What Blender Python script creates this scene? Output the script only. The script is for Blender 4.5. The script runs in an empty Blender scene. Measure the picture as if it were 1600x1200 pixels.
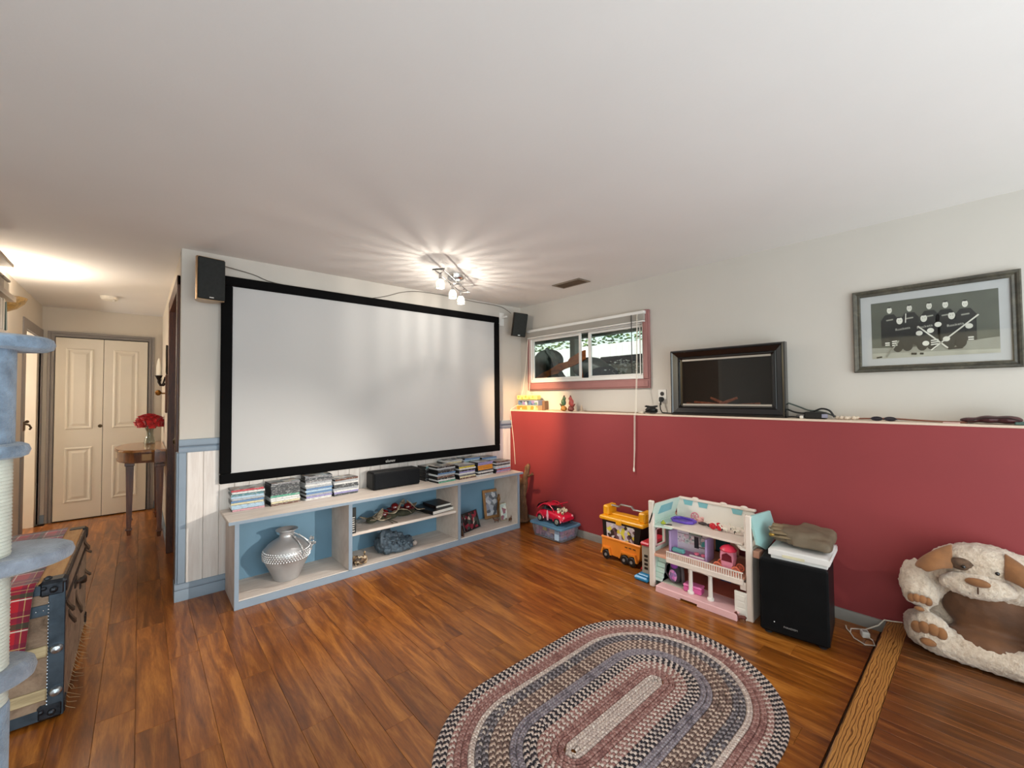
import bpy, math, random
from mathutils import Vector, Matrix, noise
random.seed(7)
scene = bpy.context.scene
COL = scene.collection

# ------------------------------------------------------------------ camera, world, lights, exposure
cd = bpy.data.cameras.new('camera'); cam = bpy.data.objects.new('camera', cd); COL.objects.link(cam)
R_ = Vector((0.749295, -0.662184, -0.008263)); U_ = Vector((-0.011526, -0.025516, 0.999608)); F_ = Vector((0.662136, 0.748906, 0.026752))
cam.matrix_world = Matrix(((R_.x, U_.x, -F_.x, -3.0381), (R_.y, U_.y, -F_.y, -3.4711), (R_.z, U_.z, -F_.z, 1.3), (0, 0, 0, 1)))
cd.sensor_width = 36.0; cd.lens = 657.22 / 1600 * 36.0; cd.clip_start = .05; cd.clip_end = 200
scene.camera = cam
vs = scene.view_settings
vs.view_transform = 'Standard'; vs.look = 'None'; vs.gamma = 1.0; vs.use_curve_mapping = False; vs.exposure = 0.06

w = bpy.data.worlds.new('sky'); scene.world = w; w.use_nodes = True
nt = w.node_tree; nt.nodes.clear()
wo = nt.nodes.new('ShaderNodeOutputWorld'); bg = nt.nodes.new('ShaderNodeBackground'); sk = nt.nodes.new('ShaderNodeTexSky')
sk.sky_type = 'NISHITA'; sk.sun_disc = False; sk.sun_elevation = math.radians(48); sk.sun_rotation = math.radians(250); sk.air_density = 1.6; sk.dust_density = 3.0
bg.inputs['Strength'].default_value = 0.28
nt.links.new(sk.outputs[0], bg.inputs[0]); nt.links.new(bg.outputs[0], wo.inputs[0])

def lamp(kind, name, loc, power, col, aim=None, **kw):
    l = bpy.data.lights.new(name, kind); o = bpy.data.objects.new(name, l); COL.objects.link(o)
    o.location = loc; l.energy = power; l.color = col
    for k, v in kw.items(): setattr(l, k, v)
    if aim is not None: o.rotation_euler = (Vector(aim) - Vector(loc)).to_track_quat('-Z', 'Y').to_euler()
    return o
lamp('SUN', 'sun', (-4, -8, 12), 2.0, (1, .95, .88), aim=(-.6, -5.6, 8.6), angle=math.radians(1.0))
# daylight through assumed tall windows behind the camera and on the left of the room
lamp('AREA', 'assumed_rear_window_light', (-2.6, -6.7, 1.30), 78, (.82, .94, 1), aim=(-2.2, 0, 2.5), shape='RECTANGLE', size=4.2, size_y=1.7)
lamp('AREA', 'assumed_side_window_light', (-6.3, -5.4, 1.3), 26, (.86, .95, 1), aim=(0, -2.0, 2.2), shape='RECTANGLE', size=2.4, size_y=1.7)
# unseen upward fill added behind the camera to brighten the ceiling
lamp('AREA', 'ceiling_fill_light', (-3.0, -5.7, .25), 196, (.83, .94, 1), aim=(-3.0, -5.5, 3), shape='RECTANGLE', size=4.6, size_y=2.6)
# assumed spotlight without a lamp, added beyond the right edge to brighten the cabinet
lamp('SPOT', 'assumed_cabinet_spot', (-.45, -4.6, 1.25), 400, (1, .92, .82), aim=(-2.35, -.2, .42), spot_size=math.radians(27), spot_blend=.8, shadow_soft_size=.025)
# warm light of the uplight bowl and of the side room off the hallway
lamp('POINT', 'uplight_bulb', (-3.735, 1.2, 2.0), 28, (1, .89, .74), shadow_soft_size=.03)
lamp('POINT', 'assumed_side_room_lamp', (-4.6, 2.82, 1.4), 34, (1, .94, .86), shadow_soft_size=.08)  # assumed lamp without a fixture, brightens the side room wall
lamp('POINT', 'hall_fill_light', (-3.35, 1.0, 1.75), 6, (1, .90, .76), shadow_soft_size=.15)  # added fill without a fixture, brightens the hallway

# ------------------------------------------------------------------ helpers
def lin(h):
    h = h.lstrip('#'); o = []
    for i in (0, 2, 4):
        c = int(h[i:i+2], 16) / 255; o.append(c / 12.92 if c <= .04045 else ((c + .055) / 1.055) ** 2.4)
    return (*o, 1)

def nodemat(name):
    m = bpy.data.materials.new(name); m.use_nodes = True; n = m.node_tree; n.nodes.clear()
    out = n.nodes.new('ShaderNodeOutputMaterial'); p = n.nodes.new('ShaderNodeBsdfPrincipled'); n.links.new(p.outputs[0], out.inputs[0])
    return m, n, p, out

def mixc(n, fac, a, b, mode='MIX'):
    x = n.nodes.new('ShaderNodeMix'); x.data_type = 'RGBA'; x.blend_type = mode
    for s, v in ((x.inputs[0], fac), (x.inputs[6], a), (x.inputs[7], b)):
        if hasattr(v, 'links') or isinstance(v, bpy.types.NodeSocket): n.links.new(v, s)
        else: s.default_value = v
    return x.outputs[2]

def math_(n, op, a, b=None, c=None):
    x = n.nodes.new('ShaderNodeMath'); x.operation = op
    for s, v in zip(x.inputs, (a, b, c)):
        if v is None: continue
        if isinstance(v, bpy.types.NodeSocket): n.links.new(v, s)
        else: s.default_value = v
    return x.outputs[0]

def coords(n, kind='Object', scale=(1, 1, 1), rand=False):
    t = n.nodes.new('ShaderNodeTexCoord'); m = n.nodes.new('ShaderNodeMapping'); m.inputs['Scale'].default_value = scale
    n.links.new(t.outputs[kind], m.inputs[0])
    if rand:
        oi = n.nodes.new('ShaderNodeObjectInfo'); r = math_(n, 'MULTIPLY', oi.outputs['Random'], 37.0)
        cx = n.nodes.new('ShaderNodeCombineXYZ')
        for i in range(3): n.links.new(r, cx.inputs[i])
        n.links.new(cx.outputs[0], m.inputs['Location'])
    return m.outputs[0]

def noise_(n, vec, scale, detail=4, rough=.55, dist=0):
    x = n.nodes.new('ShaderNodeTexNoise'); x.inputs['Scale'].default_value = scale; x.inputs['Detail'].default_value = detail
    x.inputs['Roughness'].default_value = rough; x.inputs['Distortion'].default_value = dist
    if vec is not None: n.links.new(vec, x.inputs['Vector'])
    return x.outputs[0]

def ramp(n, fac, stops):
    x = n.nodes.new('ShaderNodeValToRGB'); e = x.color_ramp.elements
    while len(e) < len(stops): e.new(.5)
    for el, (p, c) in zip(e, stops): el.position = p; el.color = lin(c) if isinstance(c, str) else c
    n.links.new(fac, x.inputs[0]); return x.outputs[0]

def bump(n, p, h, strength, dist=.01):
    b = n.nodes.new('ShaderNodeBump'); b.inputs['Strength'].default_value = strength; b.inputs['Distance'].default_value = dist
    n.links.new(h, b.inputs['Height']); n.links.new(b.outputs[0], p.inputs['Normal'])

_mats = {}
def P(hexc, rough=.5, metal=0, var=.08, vs=6, bs=0, bsc=120, coat=0, name=None, emit=0, spec=None, sheen=0):
    """plain painted / plastic / metal / cloth material with a little procedural tone and relief"""
    key = (hexc, rough, metal, var, vs, bs, bsc, coat, emit, sheen, spec)
    if key in _mats: return _mats[key]
    m, n, p, out = nodemat(name or 'paint_' + hexc.strip('#'))
    c = lin(hexc); v = coords(n)
    if var:
        f = noise_(n, v, vs, 5)
        d = tuple(x * (1 - var * 1.6) for x in c[:3]) + (1,); b = tuple(min(1, x * (1 + var)) for x in c[:3]) + (1,)
        n.links.new(ramp(n, f, [(.3, d), (.7, b)]), p.inputs['Base Color'])
    else: p.inputs['Base Color'].default_value = c
    p.inputs['Roughness'].default_value = rough; p.inputs['Metallic'].default_value = metal
    if coat: p.inputs['Coat Weight'].default_value = coat; p.inputs['Coat Roughness'].default_value = .08
    if spec is not None: p.inputs['Specular IOR Level'].default_value = spec
    if sheen: p.inputs['Sheen Weight'].default_value = sheen
    if bs: bump(n, p, noise_(n, v, bsc, 6, .6), bs, .004)
    if emit: p.inputs['Emission Color'].default_value = c; p.inputs['Emission Strength'].default_value = emit
    _mats[key] = m; return m

def wood(name, cols, scale=(9, 1.2, 9), rough=.35, coat=0, ns=3.5, rand=True, bs=.05, dist=1.2, tone=.26):
    m, n, p, out = nodemat(name)
    v = coords(n, 'Object', scale, rand)
    a = noise_(n, v, ns, 6, .6, dist); f = noise_(n, v, ns * 9, 3, .6, .2)
    g = math_(n, 'ADD', math_(n, 'MULTIPLY', a, .8), math_(n, 'MULTIPLY', f, .2))
    c = ramp(n, g, [(.30, cols[0]), (.5, cols[1]), (.68, cols[2])])
    if rand:
        oi = n.nodes.new('ShaderNodeObjectInfo')
        k = ramp(n, oi.outputs['Random'], [(0, (1-tone, 1-tone*1.12, 1-tone*1.25, 1)), (.55, (1, 1, 1, 1)), (1, (1+tone*.5, 1+tone*.45, 1+tone*.3, 1))])
        c = mixc(n, 1.0, c, k, 'MULTIPLY')
    n.links.new(c, p.inputs['Base Color']); p.inputs['Roughness'].default_value = rough
    if coat: p.inputs['Coat Weight'].default_value = coat; p.inputs['Coat Roughness'].default_value = .12
    if bs: bump(n, p, f, bs, .003)
    return m

def glassy(name, tint='#ffffff', refl=.12, rough=.02, opac=0.0, col=None):
    """thin glass / clear plastic: mostly see-through with a gloss, light passes"""
    m, n, p, out = nodemat(name); n.nodes.remove(p)
    tr = n.nodes.new('ShaderNodeBsdfTransparent'); tr.inputs[0].default_value = lin(tint)
    gl = n.nodes.new('ShaderNodeBsdfGlossy'); gl.inputs['Roughness'].default_value = rough
    fr = n.nodes.new('ShaderNodeFresnel'); fr.inputs[0].default_value = 1.5
    a = n.nodes.new('ShaderNodeMixShader')
    ge = n.nodes.new('ShaderNodeNewGeometry'); n.links.new(math_(n, 'MULTIPLY', math_(n, 'ADD', fr.outputs[0], refl), math_(n, 'SUBTRACT', 1.0, ge.outputs['Backfacing'])), a.inputs[0]); n.links.new(tr.outputs[0], a.inputs[1]); n.links.new(gl.outputs[0], a.inputs[2])
    last = a
    if opac:
        d = n.nodes.new('ShaderNodeBsdfDiffuse'); d.inputs[0].default_value = lin(col or tint)
        b = n.nodes.new('ShaderNodeMixShader'); b.inputs[0].default_value = opac
        n.links.new(a.outputs[0], b.inputs[1]); n.links.new(d.outputs[0], b.inputs[2]); last = b
    n.links.new(last.outputs[0], out.inputs[0]); return m

def patchwork(name, cols, scale=30, rough=.5, sc=(1, 1, 1), kind='Object', rand=False, emit=0):
    """small irregular print of several colours (covers, labels, stickers)"""
    m, n, p, out = nodemat(name); v = coords(n, kind, sc, rand)
    x = n.nodes.new('ShaderNodeTexVoronoi'); x.inputs['Scale'].default_value = scale; n.links.new(v, x.inputs['Vector'])
    sp = n.nodes.new('ShaderNodeSeparateColor'); n.links.new(x.outputs['Color'], sp.inputs[0])
    k = len(cols); c = n.nodes.new('ShaderNodeValToRGB'); c.color_ramp.interpolation = 'CONSTANT'; e = c.color_ramp.elements
    while len(e) < k: e.new(.5)
    for i, (el, cc) in enumerate(zip(e, cols)): el.position = i / k; el.color = lin(cc)
    n.links.new(sp.outputs[0], c.inputs[0]); n.links.new(c.outputs[0], p.inputs['Base Color']); p.inputs['Roughness'].default_value = rough
    return m

class MB:
    def __init__(s): s.v = []; s.f = []; s.mi = []; s.uv = []; s.cur = 0; s.M = None
    def add(s, vs, fs, uvs=None):
        b = len(s.v)
        for p in vs:
            p = Vector(p); s.v.append(tuple(s.M @ p) if s.M else tuple(p))
        for i, f in enumerate(fs):
            s.f.append([b + k for k in f]); s.mi.append(s.cur); s.uv.append(uvs[i] if uvs else None)
        return s
    def box(s, x0, x1, y0, y1, z0, z1, b=0.0):
        if x0 > x1: x0, x1 = x1, x0
        if y0 > y1: y0, y1 = y1, y0
        if z0 > z1: z0, z1 = z1, z0
        b = min(b, (x1-x0)*.45, (y1-y0)*.45, (z1-z0)*.45)
        if b <= 0:
            vs = [(x, y, z) for x in (x0, x1) for y in (y0, y1) for z in (z0, z1)]
            return s.add(vs, [(0,1,3,2), (4,6,7,5), (0,4,5,1), (2,3,7,6), (0,2,6,4), (1,5,7,3)])
        X, Y, Z = (x0, x1), (y0, y1), (z0, z1); vs = []; idx = {}
        for i in (0, 1):
            for j in (0, 1):
                for k in (0, 1):
                    sx, sy, sz = (1-2*i)*b, (1-2*j)*b, (1-2*k)*b
                    for a, q in enumerate(((X[i], Y[j]+sy, Z[k]+sz), (X[i]+sx, Y[j], Z[k]+sz), (X[i]+sx, Y[j]+sy, Z[k]))):
                        idx[(i, j, k, a)] = len(vs); vs.append(q)
        g = lambda *t: idx[t]; fs = []
        for i in (0, 1):
            fs.append([g(i,0,0,0), g(i,0,1,0), g(i,1,1,0), g(i,1,0,0)] if i == 0 else [g(i,0,0,0), g(i,1,0,0), g(i,1,1,0), g(i,0,1,0)])
            fs.append([g(0,i,0,1), g(1,i,0,1), g(1,i,1,1), g(0,i,1,1)] if i == 0 else [g(0,i,0,1), g(0,i,1,1), g(1,i,1,1), g(1,i,0,1)])
            fs.append([g(0,0,i,2), g(0,1,i,2), g(1,1,i,2), g(1,0,i,2)] if i == 0 else [g(0,0,i,2), g(1,0,i,2), g(1,1,i,2), g(0,1,i,2)])
        c = Vector(((x0+x1)/2, (y0+y1)/2, (z0+z1)/2))
        def fix(f):
            q = [Vector(vs[t]) for t in f]; nn = (q[1]-q[0]).cross(q[2]-q[0]); m = sum(q, Vector())/len(q)
            return f if nn.dot(m-c) >= 0 else f[::-1]
        for i in (0, 1):
            for j in (0, 1):
                fs.append(fix([g(i,j,0,0), g(i,j,0,1), g(i,j,1,1), g(i,j,1,0)]))
                fs.append(fix([g(i,0,j,0), g(i,0,j,2), g(i,1,j,2), g(i,1,j,0)]))
                fs.append(fix([g(0,i,j,1), g(0,i,j,2), g(1,i,j,2), g(1,i,j,1)]))
                for k in (0, 1): fs.append(fix([g(i,j,k,0), g(i,j,k,1), g(i,j,k,2)]))
        return s.add(vs, [fix(f) for f in fs])
    def bx(s, c, d, b=0.0, rot=None):
        """box by centre and size, optional rotation matrix about its centre"""
        old = s.M; T = Matrix.Translation(c) @ (rot.to_4x4() if rot else Matrix())
        s.M = (old @ T) if old else T
        s.box(-d[0]/2, d[0]/2, -d[1]/2, d[1]/2, -d[2]/2, d[2]/2, b); s.M = old; return s
    def tube(s, pts, r, n=8, cap=True, closed=False, flat=1.0):
        pts = [Vector(p) for p in pts]; k = len(pts); rs = r if isinstance(r, (list, tuple)) else [r]*k
        up = None; vs = []; fs = []
        for i, p in enumerate(pts):
            a = pts[(i-1) % k] if (i or closed) else p; c = pts[(i+1) % k] if (i < k-1 or closed) else p
            t = (c-a).normalized() if (c-a).length > 1e-9 else Vector((0, 0, 1))
            if up is None: up = Vector((0, 0, 1)) if abs(t.z) < .9 else Vector((1, 0, 0))
            sd = t.cross(up).normalized(); up = sd.cross(t).normalized()
            for j in range(n):
                an = 2*math.pi*j/n; vs.append(p + (sd*math.cos(an) + up*math.sin(an)*flat)*rs[i])
        for i in range(k if closed else k-1):
            for j in range(n):
                a, b = i*n+j, i*n+(j+1) % n; c, d = ((i+1) % k)*n+(j+1) % n, ((i+1) % k)*n+j
                fs.append((a, b, c, d))
        if cap and not closed: fs.append(tuple(range(n))[::-1]); fs.append(tuple((k-1)*n+j for j in range(n)))
        return s.add(vs, fs)
    def cyl(s, p0, p1, r0, r1=None, n=16, cap=True):
        return s.tube([p0, p1], [r0, r0 if r1 is None else r1], n, cap)
    def lathe(s, prof, c=(0, 0, 0), n=28, sx=1.0, sy=1.0, a0=0.0, a1=2*math.pi):
        full = abs(a1-a0-2*math.pi) < 1e-6; m = n if full else n+1; vs = []; fs = []
        for r, z in prof:
            for j in range(m):
                an = a0+(a1-a0)*j/n; vs.append((c[0]+r*sx*math.cos(an), c[1]+r*sy*math.sin(an), c[2]+z))
        for i in range(len(prof)-1):
            for j in range(n):
                fs.append((i*m+j, i*m+(j+1) % m, (i+1)*m+(j+1) % m, (i+1)*m+j))
        if full:
            if prof[0][0] > 1e-6: fs.append(tuple(range(m))[::-1])
            if prof[-1][0] > 1e-6: fs.append(tuple((len(prof)-1)*m+j for j in range(m)))
        return s.add(vs, fs)
    def ball(s, c, r, nu=14, nv=8, rot=None):
        r = (r, r, r) if isinstance(r, (int, float)) else r; vs = []; fs = []
        for i in range(nv+1):
            t = math.pi*i/nv
            for j in range(nu):
                a = 2*math.pi*j/nu; q = Vector((r[0]*math.sin(t)*math.cos(a), r[1]*math.sin(t)*math.sin(a), -r[2]*math.cos(t)))
                if rot: q = rot @ q
                vs.append(Vector(c)+q)
        for i in range(nv):
            for j in range(nu): fs.append((i*nu+j, i*nu+(j+1) % nu, (i+1)*nu+(j+1) % nu, (i+1)*nu+j))
        return s.add(vs, fs)
    def prism(s, poly, f0, f1):
        """extrude 2-D outline: f0(u,v), f1(u,v) map to the two faces"""
        k = len(poly); vs = [f0(*p) for p in poly]+[f1(*p) for p in poly]
        fs = [tuple(range(k))[::-1], tuple(range(k, 2*k))]+[(i, (i+1) % k, k+(i+1) % k, k+i) for i in range(k)]
        a = Vector((0, 0, 0)); q = [Vector(v) for v in vs]; nn = Vector()
        for i in range(k): nn += q[i].cross(q[(i+1) % k])
        if nn.dot(q[k]-q[0]) < 0: fs = [f[::-1] for f in fs]
        return s.add(vs, fs)
    def grid(s, fn, nu, nv, uv=False, wrap=False):
        vs = [fn(i/nu, j/nv) for j in range(nv+1) for i in range(nu+1)]; fs = []; uvs = []
        for j in range(nv):
            for i in range(nu):
                a = j*(nu+1)+i; fs.append((a, a+1, a+nu+2, a+nu+1))
                uvs.append([(i/nu, j/nv), ((i+1)/nu, j/nv), ((i+1)/nu, (j+1)/nv), (i/nu, (j+1)/nv)])
        return s.add(vs, fs, uvs)
    def mesh(s, name, mats, smooth=True, ang=35):
        me = bpy.data.meshes.new(name); me.from_pydata(s.v, [], s.f); me.update()
        for m in (mats if isinstance(mats, (list, tuple)) else [mats]): me.materials.append(m)
        me.polygons.foreach_set('material_index', s.mi)
        if any(u is not None for u in s.uv):
            l = me.uv_layers.new(name='UVMap').data
            for p, u in zip(me.polygons, s.uv):
                if u:
                    for k, li in enumerate(p.loop_indices): l[li].uv = u[k]
        if smooth:
            me.polygons.foreach_set('use_smooth', [True]*len(me.polygons)); me.set_sharp_from_angle(angle=math.radians(ang))
        return me

def rootm(o):
    m = Matrix()
    while o is not None: m = o.matrix_basis @ m; o = o.parent
    return m
def props(o, label=None, cat=None, group=None, kind=None):
    for k, v in (('label', label), ('category', cat), ('group', group), ('kind', kind)):
        if v: o[k] = v
    return o
def ob(name, mb, mats, parent=None, world=True, smooth=True, ang=35, **kw):
    """links ONE mesh object; world=True: the shape was written in room coordinates"""
    me = mb.mesh(name, mats, smooth, ang); o = bpy.data.objects.new(name, me); COL.objects.link(o)
    if parent is not None:
        o.parent = parent
        if world: me.transform(rootm(parent).inverted())
    return props(o, **kw)
def thing(name, label, cat, loc=(0, 0, 0), rz=0, group=None):
    o = bpy.data.objects.new(name, None); COL.objects.link(o); o.location = loc; o.rotation_euler = (0, 0, rz)
    o.empty_display_size = .05
    bpy.context.view_layer.update() if False else None
    o.matrix_basis = Matrix.Translation(loc) @ Matrix.Rotation(rz, 4, 'Z')
    return props(o, label, cat, group)
def solo(name, mb, mats, label, cat, base, group=None, **kw):
    """a thing that is one mesh; its origin is put at base"""
    me = mb.mesh(name, mats, **kw); me.transform(Matrix.Translation(Vector(base)*-1)); o = bpy.data.objects.new(name, me); COL.objects.link(o)
    o.location = base; return props(o, label, cat, group)
def struct(name, mb, mats, parent=None, **kw):
    o = ob(name, mb, mats, parent, **kw)
    if parent is None: o['kind'] = 'structure'
    return o
def dup(root, loc, rz=0, label=None, group=None):
    r = root.copy(); COL.objects.link(r); r.matrix_basis = Matrix.Translation(loc) @ Matrix.Rotation(rz, 4, 'Z')
    if label: r['label'] = label
    if group: r['group'] = group
    for ch in list(root.children):
        c = ch.copy(); COL.objects.link(c); c.parent = r
        for g in list(ch.children):
            d = g.copy(); COL.objects.link(d); d.parent = c
    return r
def text_mesh(name, s, size, M, mat, parent, ext=.0006):
    cu = bpy.data.curves.new(name, 'FONT'); cu.body = s; cu.size = size; cu.extrude = ext; cu.align_x = 'CENTER'; cu.align_y = 'CENTER'
    t = bpy.data.objects.new(name, cu); COL.objects.link(t); dg = bpy.context.evaluated_depsgraph_get()
    me = bpy.data.meshes.new_from_object(t.evaluated_get(dg)); bpy.data.objects.remove(t)
    me.transform(M); me.materials.clear(); me.materials.append(mat)
    o = bpy.data.objects.new(name, me); COL.objects.link(o)
    if parent is not None: o.parent = parent; me.transform(rootm(parent).inverted())
    return o
def frame_mat(x, y, nrm, org):
    """matrix with columns x,y,normal and origin"""
    x, y, nrm = Vector(x), Vector(y), Vector(nrm)
    return Matrix(((x.x, y.x, nrm.x, org[0]), (x.y, y.y, nrm.y, org[1]), (x.z, y.z, nrm.z, org[2]), (0, 0, 0, 1)))
RZ = lambda a: Matrix.Rotation(math.radians(a), 3, 'Z')
RX = lambda a: Matrix.Rotation(math.radians(a), 3, 'X')
RY = lambda a: Matrix.Rotation(math.radians(a), 3, 'Y')
# ------------------------------------------------------------------ materials
M_ceil = P('#e6e2dd', .9, var=.012, vs=2, bs=.10, bsc=90, name='ceiling_paint')
M_wall = P('#c9c3ba', .85, var=.015, vs=2, bs=.05, bsc=160, name='wall_paint')
M_hall = P('#ddd3c4', .85, var=.015, vs=2, bs=.05, bsc=160, name='hall_paint')
M_red = P('#8b3336', .62, var=.03, vs=3, bs=.05, bsc=150, name='red_paint')
M_ledge = P('#dcc6b2', .7, var=.05, vs=5, name='ledge_paint')
M_blue = P('#8797a6', .55, var=.05, vs=5, bs=.05, bsc=60, name='blue_grey_paint')
M_bluep = P('#6a8fa6', .6, var=.04, vs=3, name='blue_panel_paint')
M_taupe = P('#98908a', .5, var=.05, vs=6, name='taupe_paint')
M_bb = P('#86827c', .55, var=.06, vs=8, name='grey_baseboard_paint')
M_mauve = P('#9d6b67', .5, var=.05, vs=6, name='mauve_paint')
M_white = P('#ece6dc', .5, var=.03, vs=4, name='white_paint')
M_door = P('#e3dac9', .45, var=.02, vs=3, name='door_paint')
M_vinyl = P('#e6e4df', .4, var=.02, name='white_vinyl')
M_black = P('#0c0c0e', .38, var=.1, name='black_satin')
M_blackm = P('#141416', .7, var=.12, vs=40, bs=.1, bsc=300, name='black_matte')
M_floor = wood('floor_laminate', ['#572a0c', '#8f5119', '#bd7a33'], (8, .8, 8), .28, .15, 3.0, tone=.24, bs=0, dist=.8)
M_plat = wood('platform_laminate', ['#3a1e0c', '#683b18', '#8f5728'], (9, .8, 9), .30, .25, 3.2, dist=.7)
M_oak, n_, p_, o_ = nodemat('oak_nosing'); v_ = coords(n_, 'Object', (1, 1, 1)); w_ = n_.nodes.new('ShaderNodeTexWave'); w_.wave_type = 'RINGS'; w_.rings_direction = 'X'
mp_ = n_.nodes.new('ShaderNodeMapping'); mp_.inputs['Scale'].default_value = (.7, 3.4, 3.4); mp_.inputs['Location'].default_value = (0, 6.9, -.9); n_.links.new(v_, mp_.inputs[0]); n_.links.new(mp_.outputs[0], w_.inputs['Vector'])
w_.inputs['Scale'].default_value = 9; w_.inputs['Distortion'].default_value = 9; w_.inputs['Detail'].default_value = 2; w_.inputs['Detail Scale'].default_value = 1.1
n_.links.new(ramp(n_, w_.outputs[0], [(.0, '#5e3814'), (.3, '#a06c34'), (.6, '#b98444'), (1, '#9c6a32')]), p_.inputs['Base Color']); p_.inputs['Roughness'].default_value = .35; p_.inputs['Coat Weight'].default_value = .2
M_darkwood = wood('dark_brown_wood', ['#2e1509', '#50280f', '#6a381a'], (9, 9, 1.2), .4, .1, 4, False)
M_wash = wood('whitewashed_pine', ['#d2c9c2', '#e0d9d3', '#e8e3de'], (14, 14, 1.0), .7, 0, 2.2, True, .1, tone=.05)
M_washx = wood('whitewashed_shelf_pine', ['#c0b3a9', '#d6cabf', '#e2dad2'], (1.0, 14, 14), .65, 0, 2.2, False, .1)
M_washy = wood('whitewashed_side_pine', ['#b8a99d', '#cfc2b7', '#dad0c7'], (14, 2, 1.2), .65, 0, 2.2, False, .1)
M_gap = P('#3a200e', .9, var=0, name='floor_joint')
M_chrome = P('#c9c9c9', .22, 1, var=.03, name='brushed_metal')
M_glass = glassy('window_glass', '#f4faf8', .05)
H = 2.28
# ------------------------------------------------------------------ floor with planks
m = MB(); m.box(-6.4, .4, -7, 3.35, -.12, -.006)
floor = struct('floor', m, M_gap)
def plank_mesh(w_, l_, mat):
    m = MB(); m.box(-w_/2+.0004, w_/2-.0004, -l_/2+.0004, l_/2-.0004, -.006, 0, .0008); return m.mesh('plank', mat)
lens = [.78, .98, 1.22, 1.22]; PM = [plank_mesh(.1215, l, M_floor) for l in lens]
rows = 34; x = -.061
for r in range(rows):
    xc = x - r*.1215
    y1 = 3.1 if -3.82 < xc < -2.80 else (0.0 if xc > -2.8 else 2.98)
    first = True; y = y1
    k = random.randrange(3); off = random.uniform(.2, 1.1); seg = [off]
    while y > -3.05:
        l = seg.pop(0) if seg else lens[random.randrange(4)]
        if first or y - l < -3.05:
            ln = l if first else min(l, y+3.05)
            me = plank_mesh(.1215, ln, M_floor); ll = ln
        else:
            me = PM[lens.index(l)]; ll = l
        first = False
        if ll > .03:
            o = bpy.data.objects.new('plank', me); COL.objects.link(o); o.parent = floor; o.location = (xc, y-ll/2, random.uniform(-.0002, .0002))
        y -= ll
# raised platform with its oak nosing
m = MB(); m.box(-4.9, 0, -7, -3.165, -.004, .066)
plat = struct('floor_platform', m, M_gap)
for r in range(22):
    xc = -.036-r*.0715; y = -3.166; seg = [random.uniform(.25, .9)]
    while y > -4.3:
        ll = seg.pop(0) if seg else random.choice((.6, .9, 1.2))
        me = plank_mesh(.0715, ll, M_plat); o = bpy.data.objects.new('plank', me); COL.objects.link(o); o.parent = plat
        o.location = (xc, y-ll/2, .0725); y -= ll
m = MB(); m.prism([(-3.165, .064), (-3.165, .0735), (-3.085, .0735), (-3.079, .069), (-3.079, .052), (-3.088, .05), (-3.088, -.004), (-3.165, -.004)],
                  lambda a, b: (-4.9, a, b), lambda a, b: (-.001, a, b))
struct('trim_1', m, M_oak)
# ------------------------------------------------------------------ walls and ceiling
m = MB(); m.box(-6.4, .3, -7, 3.35, H, H+.12); ceiling = struct('ceiling', m, M_ceil)
m = MB(); m.box(-2.844, .215, 0, .12, -.004, H); wall_back = struct('wall_back', m, M_wall)
m = MB()   # wall on the right above the ledge, around the window opening
m.box(.167, .215, -7, -1.563, 1.10, H); m.box(.167, .215, -.153, 0, 1.10, H); m.box(.167, .215, -1.563, -.153, 1.10, 1.432); m.box(.167, .215, -1.563, -.153, 1.93, H)
struct('wall_right', m, M_wall)
m = MB(); m.box(0, .30, -7, 0, -.004, 1.128); pony = struct('wall_right_lower', m, M_red)
m = MB(); m.box(-.004, .167, -7, 0, 1.128, 1.1405, .002); struct('trim_2', m, M_ledge)
m = MB(); m.box(-3.82, -2.724, 3.1, 3.35, -.004, H); struct('wall_far', m, M_hall)
m = MB(); m.box(-2.844, -2.724, .12, .15, -.004, H); m.box(-2.844, -2.724, 1.13, 3.1, -.004, H); m.box(-2.844, -2.724, .15, 1.13, 2.05, H)
struct('wall_hall_right', m, M_hall)
m = MB(); m.box(-3.94, -3.82, -.6, 2.24, -.004, H); m.box(-3.94, -3.82, 3.075, 3.35, -.004, H); m.box(-3.94, -3.82, 2.24, 3.075, 1.935, H)
struct('wall_hall_left', m, M_hall)
m = MB(); m.box(-5.2, -3.836, 2.985, 3.35, -.004, H); m.box(-5.3, -5.2, 1.6, 3.35, -.004, H); m.box(-5.2, -3.94, 1.5, 1.6, -.004, H)
struct('wall_side_room', m, P('#efe4d2', .8, var=.02, name='cream_side_room_paint'))
m = MB(); m.box(-6.4, -3.94, -.6, -.5, -.004, H); struct('wall_left_return', m, M_wall)
m = MB()
m.box(-6.5, -6.4, -7, -.5, -.004, .5); m.box(-6.5, -6.4, -7, -.5, 2.25, H); m.box(-6.5, -6.4, -7, -5.15, .5, 2.25); m.box(-6.5, -6.4, -2.05, -.5, .5, 2.25)  # unseen wall, its window opening is assumed
struct('wall_left', m, M_wall)
m = MB()
m.box(-6.5, .42, -7.1, -7, -.004, .45); m.box(-6.5, .42, -7.1, -7, 2.22, H); m.box(-6.5, -4.75, -7.1, -7, .45, 2.22); m.box(-.45, .42, -7.1, -7, .45, 2.22)  # unseen wall behind the camera with an assumed window opening
struct('wall_rear', m, M_wall)
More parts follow.
